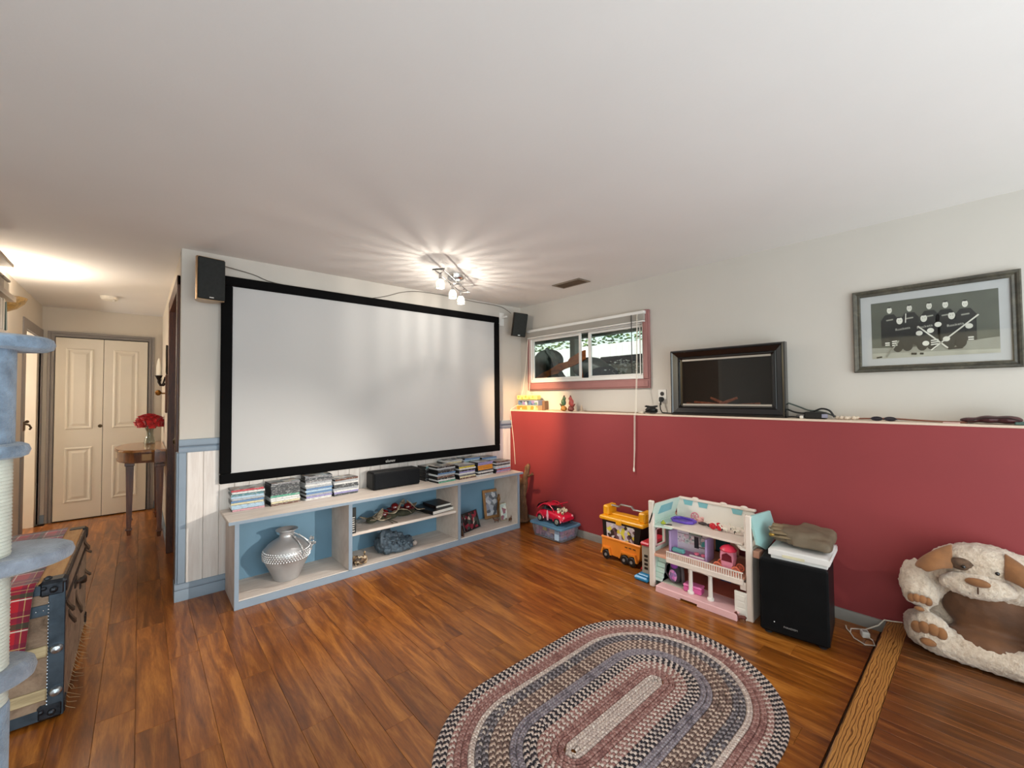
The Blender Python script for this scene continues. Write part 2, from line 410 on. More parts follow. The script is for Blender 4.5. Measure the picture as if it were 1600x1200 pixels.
# ------------------------------------------------------------------ wainscot, rails, baseboards
xb = -2.805; bw = .0875
wm = MB(); wm.box(-bw/2+.0008, bw/2-.0008, -.010, 0, .10, .955, .003); pm = wm.mesh('board', M_wash)
while xb < -.02:
    o = bpy.data.objects.new('board', pm); COL.objects.link(o); o.parent = wall_back; o.location = (min(xb+bw/2, -.0445), -.0005, 0); xb += bw
def rail(name, z0, z1, x0, x1, mat):
    m = MB(); h = z1-z0
    pf = [(0, z0), (-.014, z0), (-.018, z0+h*.12), (-.018, z0+h*.34), (-.012, z0+h*.42), (-.026, z0+h*.55), (-.030, z0+h*.78), (-.024, z1), (0, z1)]
    m.prism(pf, lambda a, b: (x0, a, b), lambda a, b: (x1, a, b)); return struct(name, m, mat)
rail('trim_3', .945, 1.03, -2.848, 0, M_blue)
m = MB(); m.box(-2.848, -2.808, -.013, 0, .11, .945, .003); m.box(-2.858, -2.844, -.004, .12, 0, .945, .003); struct('trim_4', m, M_blue)
m = MB()
pf = [(0, 0), (-.019, 0), (-.019, .062), (-.015, .068), (-.021, .076), (-.021, .098), (-.014, .108), (0, .112)]
m.prism(pf, lambda a, b: (-2.862, a, b), lambda a, b: (0, a, b)); m.box(-2.862, -2.844, -.003, .12, 0, .108, .003)
struct('baseboard_back', m, M_blue)
m = MB(); m.prism([(0, 0), (-.014, 0), (-.014, .05), (-.008, .06), (0, .062)], lambda a, b: (a, -3.088, b), lambda a, b: (a, 0, b)); struct('baseboard_right', m, M_bb)
m = MB(); m.box(-.014, 0, -7, -3.166, .073, .13, .003); struct('baseboard_platform', m, M_bb)
m = MB(); m.box(-2.858, -2.844, 1.22, 3.1, 0, .09, .003); m.box(-2.905, -2.844, 3.085, 3.1, 0, .09, .003); m.box(-3.82, -3.768, 3.085, 3.1, 0, .09, .003)
struct('baseboard_hall', m, M_blue)
# ------------------------------------------------------------------ hallway closet door (two folding leaves)
m = MB(); m.box(-3.718, -2.972, 3.07, 3.1, 0.0, 1.965); d1 = struct('door_1', m, P('#3a332c', .8, var=0, name='door_gap'))
def leaf(x0, x1):
    m = MB(); m.box(x0, x1, 3.045, 3.072, .012, 1.955, .002)
    lf = ob('door_leaf', m, M_door, d1)
    for z0, z1 in ((.19, .78), (.97, 1.845)):
        mm = MB(); a0, a1 = x0+.075, x1-.075
        for k, (i, d) in enumerate(((0, 0), (.018, .007), (.03, .002))):
            pass
        o_ = [(a0, z0), (a1, z0), (a1, z1), (a0, z1)]
        rings = [(0, 3.0452), (.010, 3.0395), (.020, 3.0395), (.030, 3.0452), (.040, 3.0452), (.062, 3.040)]
        vs = []; fs = []
        for i, y in rings: vs += [(a0+i, y, z0+i), (a1-i, y, z0+i), (a1-i, y, z1-i), (a0+i, y, z1-i)]
        for r in range(len(rings)-1):
            for q in range(4): fs.append((r*4+q, r*4+(q+1) % 4, r*4+4+(q+1) % 4, r*4+4+q))
        e = (len(rings)-1)*4; fs.append((e, e+1, e+2, e+3)); mm.add(vs, fs)
        ob('door_panel', mm, M_door, lf, smooth=False)
    return lf
leaf(-3.713, -3.3475); leaf(-3.3435, -2.977)
m = MB(); m.lathe([(.006, 0), (.006, .012), (.016, .018), (.018, .028), (.012, .036), (0, .038)], n=16)
kn = ob('door_knob', m, P('#5a4a34', .35, .9, name='bronze'), d1, world=False); kn.rotation_euler = (math.radians(90), 0, 0); kn.location = (-3.365, 3.045, 1.0)
def casing(name, mat, pts):
    """pts: list of boxes"""
    m = MB()
    for b in pts: m.box(*b, .004)
    return struct(name, m, mat)
def cas_y(x0, x1, z1, wd, y):      # casing on a wall facing -y, three stepped boards
    m = MB()
    for i, (a, b, t) in enumerate(((0, wd, .012), (wd*.12, wd*.45, .020), (wd*.62, wd, .026))):
        m.box(x0-b, x0-a, y-t, y, 0, z1+b, .002); m.box(x1+a, x1+b, y-t, y, 0, z1+b, .002); m.box(x0-a, x1+a, y-t, y, z1+a, z1+b, .002)
    return m
struct('trim_5', cas_y(-3.718, -2.972, 1.965, .057, 3.1), M_taupe)
# opening on the left of the hallway
m = MB()
m.box(-3.835, -3.808, 2.14, 2.24, 0, 2.03, .003); m.box(-3.835, -3.808, 3.075, 3.10, 0, 2.03, .003); m.box(-3.835, -3.808, 2.24, 3.075, 1.935, 2.03, .003)
m.box(-3.94, -3.835, 2.236, 2.248, 0, 1.935); m.box(-3.94, -3.835, 3.066, 3.078, 0, 1.935)
struct('trim_6', m, M_taupe)
# dark door in the hallway's right wall
m = MB(); m.box(-2.80, -2.775, .17, 1.11, .005, 2.035, .002); d2 = struct('door_2', m, M_darkwood)
m = MB(); m.lathe([(.008, 0), (.008, .03), (.024, .04), (.026, .055), (.015, .066), (0, .067)], n=16)
k2 = ob('door_knob', m, P('#5a4a34', .35, .9, name='bronze'), d2, world=False); k2.rotation_euler = (0, math.radians(-90), 0); k2.location = (-2.80, .25, 1.0)
m = MB(); m.box(-2.862, -2.774, 1.11, 1.135, 0, 2.05, .002); m.box(-2.860, -2.774, .145, .172, 0, 2.05, .002); m.box(-2.86, -2.774, .145, 1.135, 2.032, 2.06, .002)
m.box(-2.862, -2.844, 1.135, 1.20, 0, 2.12, .003); m.box(-2.860, -2.844, .09, .145, 0, 2.12, .003); m.box(-2.862, -2.844, .09, 1.2, 2.055, 2.12, .003)
struct('trim_7', m, M_darkwood)
# ------------------------------------------------------------------ window
m = MB()
for (a0, a1, c0, c1) in ((-1.607, -1.545, 1.4301, 2.012), (-.175, -.132, 1.4301, 1.96), (-1.607, -.132, 1.351, 1.43)):
    m.box(.143, .168, a0, a1, c0, c1, .004); m.box(.134, .145, a0+.012, a1-.012, c0+(.012 if c0 < 1.4 else 0), c1-(.014 if c0 < 1.4 else 0), .003)
struct('trim_8', m, M_mauve)
m = MB()
for (a0, a1, c0, c1) in ((-1.563, -1.535, 1.4621, 1.8999), (-.181, -.153, 1.4621, 1.8999), (-1.563, -.153, 1.432, 1.462), (-1.563, -.153, 1.90, 1.93)):
    m.box(.15, .215, a0, a1, c0, c1, .003)
win = struct('window_1', m, M_vinyl)
m = MB()
for (a0, a1, c0, c1) in ((-.86, -.832, 1.4821, 1.8799), (-.21, -.181, 1.4821, 1.8799), (-.86, -.181, 1.462, 1.482), (-.86, -.181, 1.88, 1.9)): m.box(.168, .184, a0, a1, c0, c1, .003)
sa = ob('sash', m, M_vinyl, win); m = MB(); m.box(.175, .178, -.835, -.2, 1.475, 1.885); ob('pane', m, M_glass, sa)
m = MB()
for (a0, a1, c0, c1) in ((-.965, -.93, 1.4801, 1.8799), (-1.535, -1.512, 1.4801, 1.8799), (-1.535, -.93, 1.462, 1.48), (-1.535, -.93, 1.88, 1.9)): m.box(.19, .208, a0, a1, c0, c1, .003)
sb = ob('sash', m, M_vinyl, win); m = MB(); m.box(.198, .201, -1.52, -.95, 1.475, 1.885); ob('pane', m, M_glass, sb)
m = MB(); m.box(.186, .189, -1.5, -1.49, 1.47, 1.9); ob('screen_bar', m, M_vinyl, win)
# outlet
t = thing('power_outlet', 'white double wall outlet with black plug between window and fireplace', 'outlet', (.167, -1.706, 1.28))
m = MB(); m.box(.161, .1669, -1.742, -1.670, 1.227, 1.337, .003); ob('cover_plate', m, M_vinyl, t)
for z in (1.302, 1.258):
    m = MB(); m.cyl((.1612, -1.706, z), (.158, -1.706, z), .017, n=18); ob('socket', m, P('#2a2622', .5, var=0), t)
# ceiling vent
t = thing('ceiling_vent', 'brown louvred metal vent in the ceiling near the right wall', 'vent', (-.214, -1.07, H))
vx0, vx1, vy0, vy1 = -.295, -.135, -1.225, -.915
m = MB()
for b in ((vx0, vx1, vy0, vy0+.022), (vx0, vx1, vy1-.022, vy1), (vx0, vx0+.022, vy0+.0221, vy1-.0221), (vx1-.022, vx1, vy0+.0221, vy1-.0221)): m.box(*b, H-.008, H-.0005, .002)
ob('frame', m, P('#8a7c6c', .4, .3, name='vent_metal'), t)
m = MB(); m.box(vx0+.02, vx1-.02, vy0+.02, vy1-.02, H-.002, H-.0006); ob('backing', m, P('#241c15', .9, var=0), t)
for i in range(7):
    xx = vx0+.03+i*.0165; m = MB(); m.bx((xx, (vy0+vy1)/2, H-.006), (.012, vy1-vy0-.04, .0012), 0, RY(35)); ob('slat', m, P('#5a4c3e', .4, .4, name='vent_slat'), t)
# smoke detector
m = MB(); m.lathe([(.066, 0), (.066, -.012), (.058, -.030), (.04, -.038), (0, -.039)][::-1], (-3.27, 2.10, H-.0005), 32)
m.lathe([(.012, -.044), (.012, -.036)], (-3.24, 2.08, H), 12)
solo('smoke_detector', m, P('#e9e2d4', .5, name='detector_plastic'), 'round white smoke detector on the hallway ceiling', 'smoke detector', (-3.27, 2.10, H))
# ------------------------------------------------------------------ projector screen
t = thing('projector_screen', 'wide white projector screen in a black frame on the back wall', 'screen', (-1.41, -.02, .72))
sx0, sx1, sz0, sz1, fw = -2.634, -.188, .7185, 2.131, .066
m = MB(); m.box(sx0+.04, sx1-.04, -.042, -.034, sz0+.04, sz1-.04); ob('screen_fabric', m, P('#c0c0bf', .75, var=.01, vs=1, name='screen_fabric'), t)
m = MB()
def bevel_bar(m, a0, a1, c0, c1): m.box(a0, a1, -.056, -.031, c0, c1, .006)
M_velvet = P('#060607', .9, var=.2, vs=8, spec=.15, name='black_velvet')
for nm, b in (('frame_rail', (sx0, sx1, sz1-fw, sz1)), ('frame_rail', (sx0, sx1, sz0, sz0+fw)), ('frame_stile', (sx0, sx0+fw, sz0+fw, sz1-fw)), ('frame_stile', (sx1-fw, sx1, sz0+fw, sz1-fw))):
    m = MB(); bevel_bar(m, *b); ob(nm, m, M_velvet, t)
lg = text_mesh('badge_lettering', 'elunev', .034, frame_mat((1, 0, 0), (0, 0, 1), (0, -1, 0), (-1.42, -.0568, sz0+.028)), P('#d0d0cc', .4, name='badge_white'), t)
# ------------------------------------------------------------------ satellite speakers
def satellite(label, M, w=.15, h=.265, d=.115, side='#b89a78'):
    t = thing('wall_speaker', label, 'speaker'); t.matrix_basis = M
    m = MB(); pf = [(-w/2, 0), (w/2, 0), (w/2, d*.55), (w*.32, d), (-w*.32, d), (-w/2, d*.55)]
    n = 10; pf = [(w/2-.004, 0)]+[(w/2*math.cos(a)*1.0, .012+(d-.012)*math.sin(a)) for a in [math.pi/2*i/n for i in range(n+1)]]+[(-w/2*math.cos(a), .012+(d-.012)*math.sin(a)) for a in [math.pi/2*i/n for i in range(n+1)][::-1]]+[(-w/2+.004, 0)]
    m.prism(pf, lambda a, b: (a, b, -h/2), lambda a, b: (a, b, h/2)); ob('cabinet', m, P(side, .28, .85, var=.03, name='satin_silver_side'), t, world=False)
    m = MB(); m.box(-w/2+.004, w/2-.002, -.012, .002, -h/2+.004, h/2-.004, .006); ob('grille', m, P('#2b2d2c', .75, var=.1, vs=60, bs=.3, bsc=500, spec=.2, name='grille_cloth'), t, world=False)
    m = MB(); m.box(-.012, .012, -.0135, -.0115, -h/2+.012, -h/2+.019, .001); ob('badge', m, P('#d8d8d4', .3, .5, name='badge_silver'), t, world=False)
    m = MB(); m.box(-.02, .02, d-.004, d+.03, -.03, .03, .004); ob('bracket', m, M_vinyl, t, world=False)
    return t
satellite('dark speaker with silver side at the upper left corner of the screen', Matrix.Translation((-2.703, -.172, 2.065)) @ Matrix.Rotation(math.radians(10), 4, 'Z'), .155, .275, .125)
satellite('dark speaker tilted in the corner above the window', Matrix.Translation((-.028, -.20, 2.045)) @ Matrix.Rotation(math.radians(-24), 4, 'Z') @ Matrix.Rotation(math.radians(9), 4, 'X') @ Matrix.Rotation(math.radians(5), 4, 'Y'), .155, .25, .115, '#3c3026')
m = MB(); m.box(-.150, -.085, -.0105, -.0005, 2.05, 2.19, .003); m.box(-.125, -.105, -.09, -.010, 2.13, 2.15, .003); solo('speaker_bracket', m, M_vinyl, 'white wall bracket behind the tilted corner speaker', 'bracket', (-.118, -.005, 2.12))
def wire(name, pts, r, mat, label, cat='cable', n=6, group=None, sub=4):
    """smooth cable through points (Catmull-Rom)"""
    P_ = [Vector(p) for p in pts]; out = []
    for i in range(len(P_)-1):
        p0, p1, p2, p3 = P_[max(0, i-1)], P_[i], P_[i+1], P_[min(len(P_)-1, i+2)]
        for k in range(sub):
            u = k/sub; out.append(.5*((2*p1)+(p2-p0)*u+(2*p0-5*p1+4*p2-p3)*u*u+(3*p1-p0-3*p2+p3)*u**3))
    out.append(P_[-1]); m = MB(); m.tube(out, r, n); return solo(name, m, mat, label, cat, tuple(P_[0]), group)
M_wire = P('#6a6258', .6, name='grey_cable'); M_cable = P('#141312', .5, name='black_cable'); M_cord = P('#e4dccd', .7, name='white_cord')
wire('speaker_wire', [(-2.62, -.03, 2.20), (-2.445, -.006, 2.18), (-2.30, -.006, 2.142), (-1.95, -.005, 2.128), (-1.683, -.005, 2.118), (-1.458, -.005, 2.168), (-1.28, -.005, 2.235), (-1.116, -.006, 2.266), (-.9, -.006, 2.272), (-.713, -.006, 2.27), (-.50, -.006, 2.262), (-.33, -.006, 2.262), (-.12, -.01, 2.255), (-.03, -.06, 2.19)], .0032, M_wire, 'thin grey speaker wire drooping along the top of the back wall')
# ------------------------------------------------------------------ low media cabinet
CX0, CX1, CY, CT = -2.594, -.234, -.398, .543
t = thing('media_cabinet', 'long low whitewashed wood cabinet with blue grey back under the screen', 'cabinet', (-1.41, -.2, 0))
m = MB(); m.box(-2.628, -.195, CY-.012, -.032, CT-.020, CT, .002); tp = ob('top', m, M_washx, t)
m = MB(); m.box(-2.628, -.195, CY-.0135, CY-.0118, CT-.020, CT-.001); ob('front_edge', m, M_blue, tp)
for x0, x1 in ((CX0, CX0+.022), (CX1-.026, CX1)):
    m = MB(); m.box(x0, x1, CY+.001, -.032, 0, CT-.02, .002); s_ = ob('side_panel', m, M_washy, t)
    m = MB(); m.box(x0-.001, x1+.001, CY-.001, CY+.0012, 0, CT-.02); ob('front_edge', m, M_blue, s_)
for x0, x1 in ((-1.90, -1.876), (-.957, -.931)):
    m = MB(); m.box(x0, x1, CY+.003, -.032, .05, CT-.02, .002); s_ = ob('divider', m, M_washy, t)
    m = MB(); m.box(x0-.001, x1+.001, CY+.0005, CY+.003, .05, CT-.02); ob('front_edge', m, M_blue, s_)
m = MB(); m.box(CX0+.02, CX1-.024, CY+.012, -.032, .03, .05, .001); ob('bottom_shelf', m, M_washx, t)
m = MB(); m.box(CX0+.02, CX1-.024, CY, CY+.014, 0, .045, .001); ob('toe_board', m, M_blue, t)
m = MB(); m.box(-1.876, -.957, CY+.03, -.034, .277, .297, .003); ob('shelf', m, M_washx, t)
m = MB(); m.box(CX0+.01, CX1-.01, -.036, -.026, .03, CT-.02); ob('back_panel', m, M_bluep, t)
# ------------------------------------------------------------------ disc cases on top
SP = {'red': '#b5303a', 'white': '#d9d9d6', 'grey': '#77777a', 'blue': '#5f86b0', 'light blue': '#a8c3d6', 'cream': '#d9cfa8', 'black': '#1d1d20', 'dark grey': '#45494c',
      'pink': '#c99aa2', 'green': '#4f9a80', 'yellow': '#d2c03e', 'orange': '#e0932c', 'lilac': '#9a95c4', 'brown': '#6a4a3c', 'teal': '#4f7f86', 'gold': '#b8974a', 'silver': '#aeb2b6'}
def spine_mat(nm, c):
    m, n, p, out = nodemat('case_spine_'+nm.replace(' ', '_')); v = coords(n, 'Object', (26, 1, 70), True)
    f = noise_(n, v, 2.2, 3, .7); b = lin(c); lum = sum(b[:3])/3
    ink = (.6, .6, .58) if lum < .25 else (.10, .10, .14); ink2 = tuple(.35*x+.65*y for x, y in zip(b[:3], ink))+(1,)
    n.links.new(ramp(n, f, [(.0, tuple(x*.8 for x in b[:3])+(1,)), (.55, b), (.61, ink2), (.65, ink2), (.70, b)]), p.inputs['Base Color']); p.inputs['Roughness'].default_value = .3; return m
SPM = {k: spine_mat(k, v) for k, v in SP.items()}
M_case = P('#16171a', .35, var=.1, name='case_plastic'); M_casew = P('#c9cdd0', .35, var=.1, name='clear_case_plastic')
M_cover = patchwork('cover_print', ['#8d8f8c', '#56636b', '#b6b0a4', '#7e6a5c', '#a9b4ba', '#3c4146'], 22, .3, rand=True)
def case_mesh(col, th=.0142):
    m = MB(); w_, d_ = .19, .135
    m.cur = 0; m.box(-w_/2, w_/2, .0012, d_, 0, th-.0003, .0008)            # plastic body
    m.cur = 1; m.box(-w_/2+.001, w_/2-.001, 0, .0014, .0009, th-.0012, 0)   # printed spine
    m.cur = 2; m.box(-w_/2+.002, w_/2-.002, .001, d_-.004, th-.0004, th-.0001, 0)
    return m.mesh('disc_case', [M_case if col not in ('white', 'light blue', 'silver') else M_casew, SPM[col], M_cover], smooth=False)
CM = {}
ORD = ['topmost', 'second', 'third', 'fourth', 'fifth', 'sixth', 'seventh', 'eighth', 'ninth', 'tenth', 'eleventh', 'twelfth', 'thirteenth']
def stack(where, group, x, yf, cols, rot=0, jit=.004, turn=None, th=.0142):
    z = CT; n = len(cols)
    for i, c in enumerate(cols):                # bottom first
        key = (c, th)
        if key not in CM: CM[key] = case_mesh(c, th)
        o = bpy.data.objects.new('disc_case', CM[key]); COL.objects.link(o)
        a = rot+random.uniform(-1.5, 1.5); dx = random.uniform(-jit, jit); dy = random.uniform(-jit, jit)*.8
        if turn and i >= n-len(turn): a += turn[i-(n-len(turn))]
        o.location = (x+dx, yf+dy, z+.0001); o.rotation_euler = (0, 0, math.radians(a)); z += th
        props(o, '%s disc case, %s in %s' % (c, ORD[n-1-i]+(' from top' if n-1-i else ''), where), 'disc case', group)
stack('the leftmost stack on the cabinet', 'disc cases in the leftmost stack', -2.484, -.150, ['pink', 'light blue', 'light blue', 'cream', 'blue', 'silver', 'light blue', 'teal', 'white', 'red'], -1, turn=[0])
stack('the second stack from the left', 'disc cases in the second stack from left', -2.256, -.158, ['brown', 'cream', 'white', 'white', 'green', 'dark grey', 'dark grey', 'dark grey', 'dark grey', 'dark grey', 'grey'], 4)
stack('the third stack from the left', 'disc cases in the third stack from left', -2.030, -.155, ['white', 'lilac', 'silver', 'blue', 'light blue', 'blue', 'silver', 'white', 'silver', 'grey', 'dark grey', 'grey'], 4, turn=[-6, -7])
stack('the stack left of the speaker', 'disc cases beside the centre speaker', -1.833, -.162, ['dark grey', 'lilac', 'white', 'silver', 'dark grey', 'dark grey', 'white', 'silver', 'brown'], 2, turn=[8])
stack('the stack right of the speaker', 'disc cases just right of the centre speaker', -1.012, -.300, ['green', 'white', 'black', 'brown', 'silver', 'blue', 'black', 'dark grey', 'silver', 'black'], 4, .006)
stack('the second front stack right of the speaker', 'disc cases in the second right stack', -.788, -.298, ['brown', 'cream', 'grey', 'white', 'lilac', 'black', 'white', 'yellow', 'grey'], 4, .006)
stack('the stack with orange spines on the right', 'disc cases in the stack with orange spines', -.572, -.294, ['white', 'black', 'white', 'dark grey', 'orange', 'orange', 'orange', 'lilac', 'lilac'], 5, .006)
stack('the rightmost stack on the cabinet', 'disc cases in the rightmost stack', -.350, -.292, ['pink', 'lilac', 'red', 'light blue', 'white', 'black', 'silver', 'brown'], 3, .006)
stack('the rear dark stack by the speaker', 'disc cases in the rear dark stack', -1.040, -.152, ['black', 'dark grey', 'black', 'black', 'dark grey', 'black', 'black', 'dark grey', 'teal'][:9], 3)
stack('the rear stack second right of the speaker', 'disc cases in the second rear stack', -.832, -.151, ['grey', 'black', 'white', 'silver', 'grey', 'brown', 'white', 'blue', 'silver', 'cream', 'silver'], 3)
stack('the rear stack with blue tops', 'disc cases in the rear stack with blue tops', -.622, -.150, ['black', 'grey', 'white', 'silver', 'lilac', 'blue', 'cream', 'light blue', 'green', 'light blue', 'blue'], 3)
stack('the rear stack farthest right', 'disc cases in the farthest right rear stack', -.408, -.150, ['black', 'grey', 'white', 'brown', 'lilac', 'light blue', 'white', 'blue', 'light blue', 'blue'], 2)
# ------------------------------------------------------------------ centre speaker
t = thing('centre_speaker', 'long black centre speaker standing on the cabinet below the screen', 'speaker', (-1.42, -.12, CT))
m = MB(); m.box(-1.632, -1.212, -.19, -.05, CT+.0005, CT+.140, .012); ob('cabinet', m, P('#121315', .45, var=.15, vs=30, bs=.05, spec=.25, name='black_vinyl'), t)
m = MB(); m.box(-1.626, -1.218, -.206, -.186, CT+.006, CT+.135, .012); ob('grille', m, P('#17191c', .8, var=.1, vs=60, bs=.3, bsc=500, spec=.15, name='black_grille'), t)
# ------------------------------------------------------------------ silver vase
t = thing('silver_vase', 'large silver urn with beaded band in the left cabinet compartment', 'vase', (-2.262, -.215, .05))
M_silver = P('#b9b9ba', .36, .55, var=.10, vs=7, bs=.12, bsc=60, name='aged_silver')
prof = [(.0, .001), (.078, .001), (.084, .012), (.108, .070), (.136, .130), (.146, .165), (.147, .185), (.140, .208), (.118, .238), (.088, .262), (.060, .278), (.049, .288), (.045, .302), (.044, .318), (.050, .330), (.064, .341), (.070, .346), (.069, .349), (.060, .346), (.043, .333), (.036, .315), (.036, .29)]
m = MB(); m.lathe([(r, z if z < .25 else .25+(z-.25)*.86) for r, z in prof], (-2.262, -.215, .05), 40); ob('body', m, M_silver, t)
m = MB()
for k, (z, r, q) in enumerate(((.150, .145, .0055), (.163, .1475, .0045), (.176, .1488, .0045), (.189, .1475, .0045), (.202, .1430, .0055))):
    for i in range(52):
        a = 2*math.pi*(i+.5*(k % 2))/52; m.ball((-2.262+r*math.cos(a), -.215+r*math.sin(a), .05+z), q, 6, 4)
o = ob('beaded_band', m, P('#c9cbcc', .3, .75, var=.1, name='bright_silver'), t); o['kind'] = 'stuff'
m = MB()
for a, s_ in ((-62, 1), (-20, 1)):
    ca, sa_ = math.cos(math.radians(a)), math.sin(math.radians(a))
    pts = [(-2.262+r*ca, -.215+r*sa_, .05+z) for r, z in ((.046, .30), (.075, .285), (.105, .262), (.135, .232), (.152, .205), (.153, .175))]
    m.tube(pts, [.004, .005, .005, .006, .006, .004], 6)
    for q, p in enumerate(pts): m.ball(p, .008 if q % 2 else .006, 7, 5)
ob('cord_trim', m, P('#c9cbcc', .3, .75, var=.1, name='bright_silver'), t)
m = MB()
for k in range(14):
    m.ball((-2.108+random.uniform(-.016, .016), -.262+random.uniform(-.02, .02), .05+.235+random.uniform(-.045, .03)), random.uniform(.005, .009), 7, 5)
m.tube([(-2.15, -.25, .25), (-2.11, -.26, .30), (-2.095, -.265, .265), (-2.12, -.26, .23)], .004, 6)
ob('tassel', m, P('#c9cbcc', .3, .75, var=.1, name='bright_silver'), t)
# ------------------------------------------------------------------ middle compartment
Z1, Z2 = .2975, .0502
t = thing('black_sign', 'narrow black sign with pale block marks leaning on the left divider', 'sign', (-1.855, -.36, Z1))
m = MB(); m.bx((-1.852, -.365, Z1+.094), (.030, .012, .186), .002); ob('board', m, P('#101714', .4, var=.2, vs=30, name='sign_black'), t)
m = MB()
for i, z in enumerate((.018, .036, .052, .068, .084, .1, .116)):
    m.bx((-1.8585, -.3716, Z1+z), (.016 if i % 3 else .022, .0012, .007), 0)
ob('lettering', m, P('#c8c6c0', .5, name='sign_letters'), t)
# dried flower decoration
t = thing('flower_decoration', 'dried leaf decoration with three dark red balls on the middle shelf', 'decoration', (-1.5, -.22, Z1))
M_leafd = wood('dried_leaf', ['#5a4a38', '#a1937c', '#cfc4ae'], (20, 20, 20), .8, 0, 2, False); M_redball = P('#5a0c12', .18, var=.25, vs=20, coat=.6, name='dark_red_gloss')
for (bx_, by_, bz_, r) in ((-1.552, -.215, .050, .040), (-1.452, -.20, .086, .036), (-1.338, -.205, .070, .037)):
    m = MB(); m.ball((bx_, by_, Z1+bz_), r, 18, 12); b_ = ob('ball', m, M_redball, t)
    m = MB()
    for k in range(7):
        a = k*.9; d_ = Vector((math.cos(a), math.sin(a), .25)); m.ball(Vector((bx_, by_, Z1+bz_-.018))+d_*.040, (.024, .012, .008), 7, 5, RZ(math.degrees(a)))
    ob('husk', m, P('#4a1016', .5, name='dark_red_husk'), b_)
def curled_leaf(c, L, W, a, tilt, curl):
    m = MB(); T = Matrix.Translation(c) @ Matrix.Rotation(a, 4, 'Z') @ Matrix.Rotation(tilt, 4, 'Y'); m.M = T
    def fn(u, v):
        s_ = (u-.5)*L; wd = W*math.sin(math.pi*min(1, max(0, u*.94+.03)))**.8; q = (v-.5)*wd
        return (s_, q, curl*L*(u-.5)**2+.35*abs(q)*math.sin(u*9)*.5+.003)
    m.grid(fn, 12, 4); return m
for c, L, W, a, tl, cu in (((-1.62, -.25, Z1+.045), .16, .06, .5, -.35, .7), ((-1.66, -.19, Z1+.035), .15, .055, 2.6, .2, .8), ((-1.49, -.25, Z1+.06), .17, .05, .1, -.2, 1.0), ((-1.40, -.255, Z1+.075), .15, .05, -.2, .2, -.9), ((-1.29, -.18, Z1+.07), .15, .06, .5, .35, .8), ((-1.26, -.23, Z1+.045), .12, .05, -.4, .4, .6), ((-1.60, -.28, Z1+.03), .14, .05, -.4, .1, .5), ((-1.36, -.15, Z1+.085), .13, .05, .9, 0, .8)):
    o = ob('leaf', curled_leaf(c, L, W, a, tl, cu), M_leafd, t); sm = o.modifiers.new('thickness', 'SOLIDIFY'); sm.thickness = .002
for c0, c1 in (((-1.56, -.24, Z1+.03), (-1.535, -.345, Z1+.004)), ((-1.56, -.24, Z1+.03), (-1.50, -.352, Z1+.004)), ((-1.30, -.22, Z1+.03), (-1.20, -.30, Z1+.004)), ((-1.62, -.23, Z1+.03), (-1.72, -.20, Z1+.012))):
    m = MB(); m.tube([c0, tuple((a+b)/2 for a, b in zip(c0, c1)), c1], .003, 6); ob('stem', m, P('#4a4436', .8, name='dry_stem'), t)
m = MB(); m.ball((-1.66, -.23, Z1+.028), (.045, .035, .024), 12, 8); m.ball((-1.53, -.22, Z1+.03), (.10, .05, .028), 12, 8); m.ball((-1.36, -.2, Z1+.03), (.10, .045, .03), 12, 8)
ob('base', m, P('#3a3a2a', .9, var=.3, vs=30, bs=.5, bsc=80, name='dark_moss'), t)
# books on the shelf
def book(name, label, c, s, a, cover, parent=None):
    t = thing(name, label, 'book', c, a); x_, y_, z_ = s
    m = MB(); m.box(-x_/2+.004, x_/2-.003, -y_/2+.003, y_/2-.003, .003, z_-.003); ob('pages', m, P('#dcd8cf', .8, var=.06, vs=3, bs=.1, bsc=300, name='book_pages'), t, world=False)
    m = MB(); m.box(-x_/2, x_/2, -y_/2, y_/2, 0, .003, .001); m.box(-x_/2, x_/2, -y_/2, y_/2, z_-.003, z_, .001); m.box(-x_/2-.001, -x_/2+.003, -y_/2, y_/2, 0, z_, .001); ob('cover', m, cover, t, world=False)
book('hardback_book', 'black hardback book lying under the smaller one on the middle shelf', (-1.085, -.205, Z1), (.235, .27, .030), math.radians(8), P('#120f10', .4, var=.2, name='black_cover'))
book('hardback_book', 'smaller dark brown book lying on the black hardback', (-1.035, -.185, Z1+.0302), (.17, .20, .022), math.radians(4), P('#20130f', .4, var=.2, name='brown_cover'))
# dragon like sculpture
def blob(name, balls, mat, voxel, parent=None, world=True, disp=0, dsz=.05, smooth=4, sub=0, **kw):
    """one continuous surface grown over ellipsoids (voxel remesh)"""
    m = MB()
    for b in balls:
        if b[0] == 't': m.tube(b[1], b[2], 10)
        elif b[0] == 'b': m.bx(b[1], b[2], .004, b[3] if len(b) > 3 else None)
        else: m.ball(b[0], b[1], 14, 10, b[2] if len(b) > 2 else None)
    o = ob(name, m, mat, parent, world, **kw)
    r = o.modifiers.new('skin', 'REMESH'); r.mode = 'VOXEL'; r.voxel_size = voxel; r.use_smooth_shade = True
    s = o.modifiers.new('soften', 'SMOOTH'); s.factor = .6; s.iterations = smooth
    if disp:
        tx = bpy.data.textures.new(name+'_relief', 'CLOUDS'); tx.noise_scale = dsz; tx.noise_depth = 3
        d = o.modifiers.new('relief', 'DISPLACE'); d.texture = tx; d.strength = disp; d.mid_level = .5; d.texture_coords = 'LOCAL'
    return o
M_slate = P('#50606c', .55, .25, var=.35, vs=30, bs=.3, bsc=60, name='blue_grey_pewter')
t = thing('dragon_sculpture', 'blue grey sculpture of a crouching winged dragon on the lower shelf', 'sculpture', (-1.5, -.24, Z2))
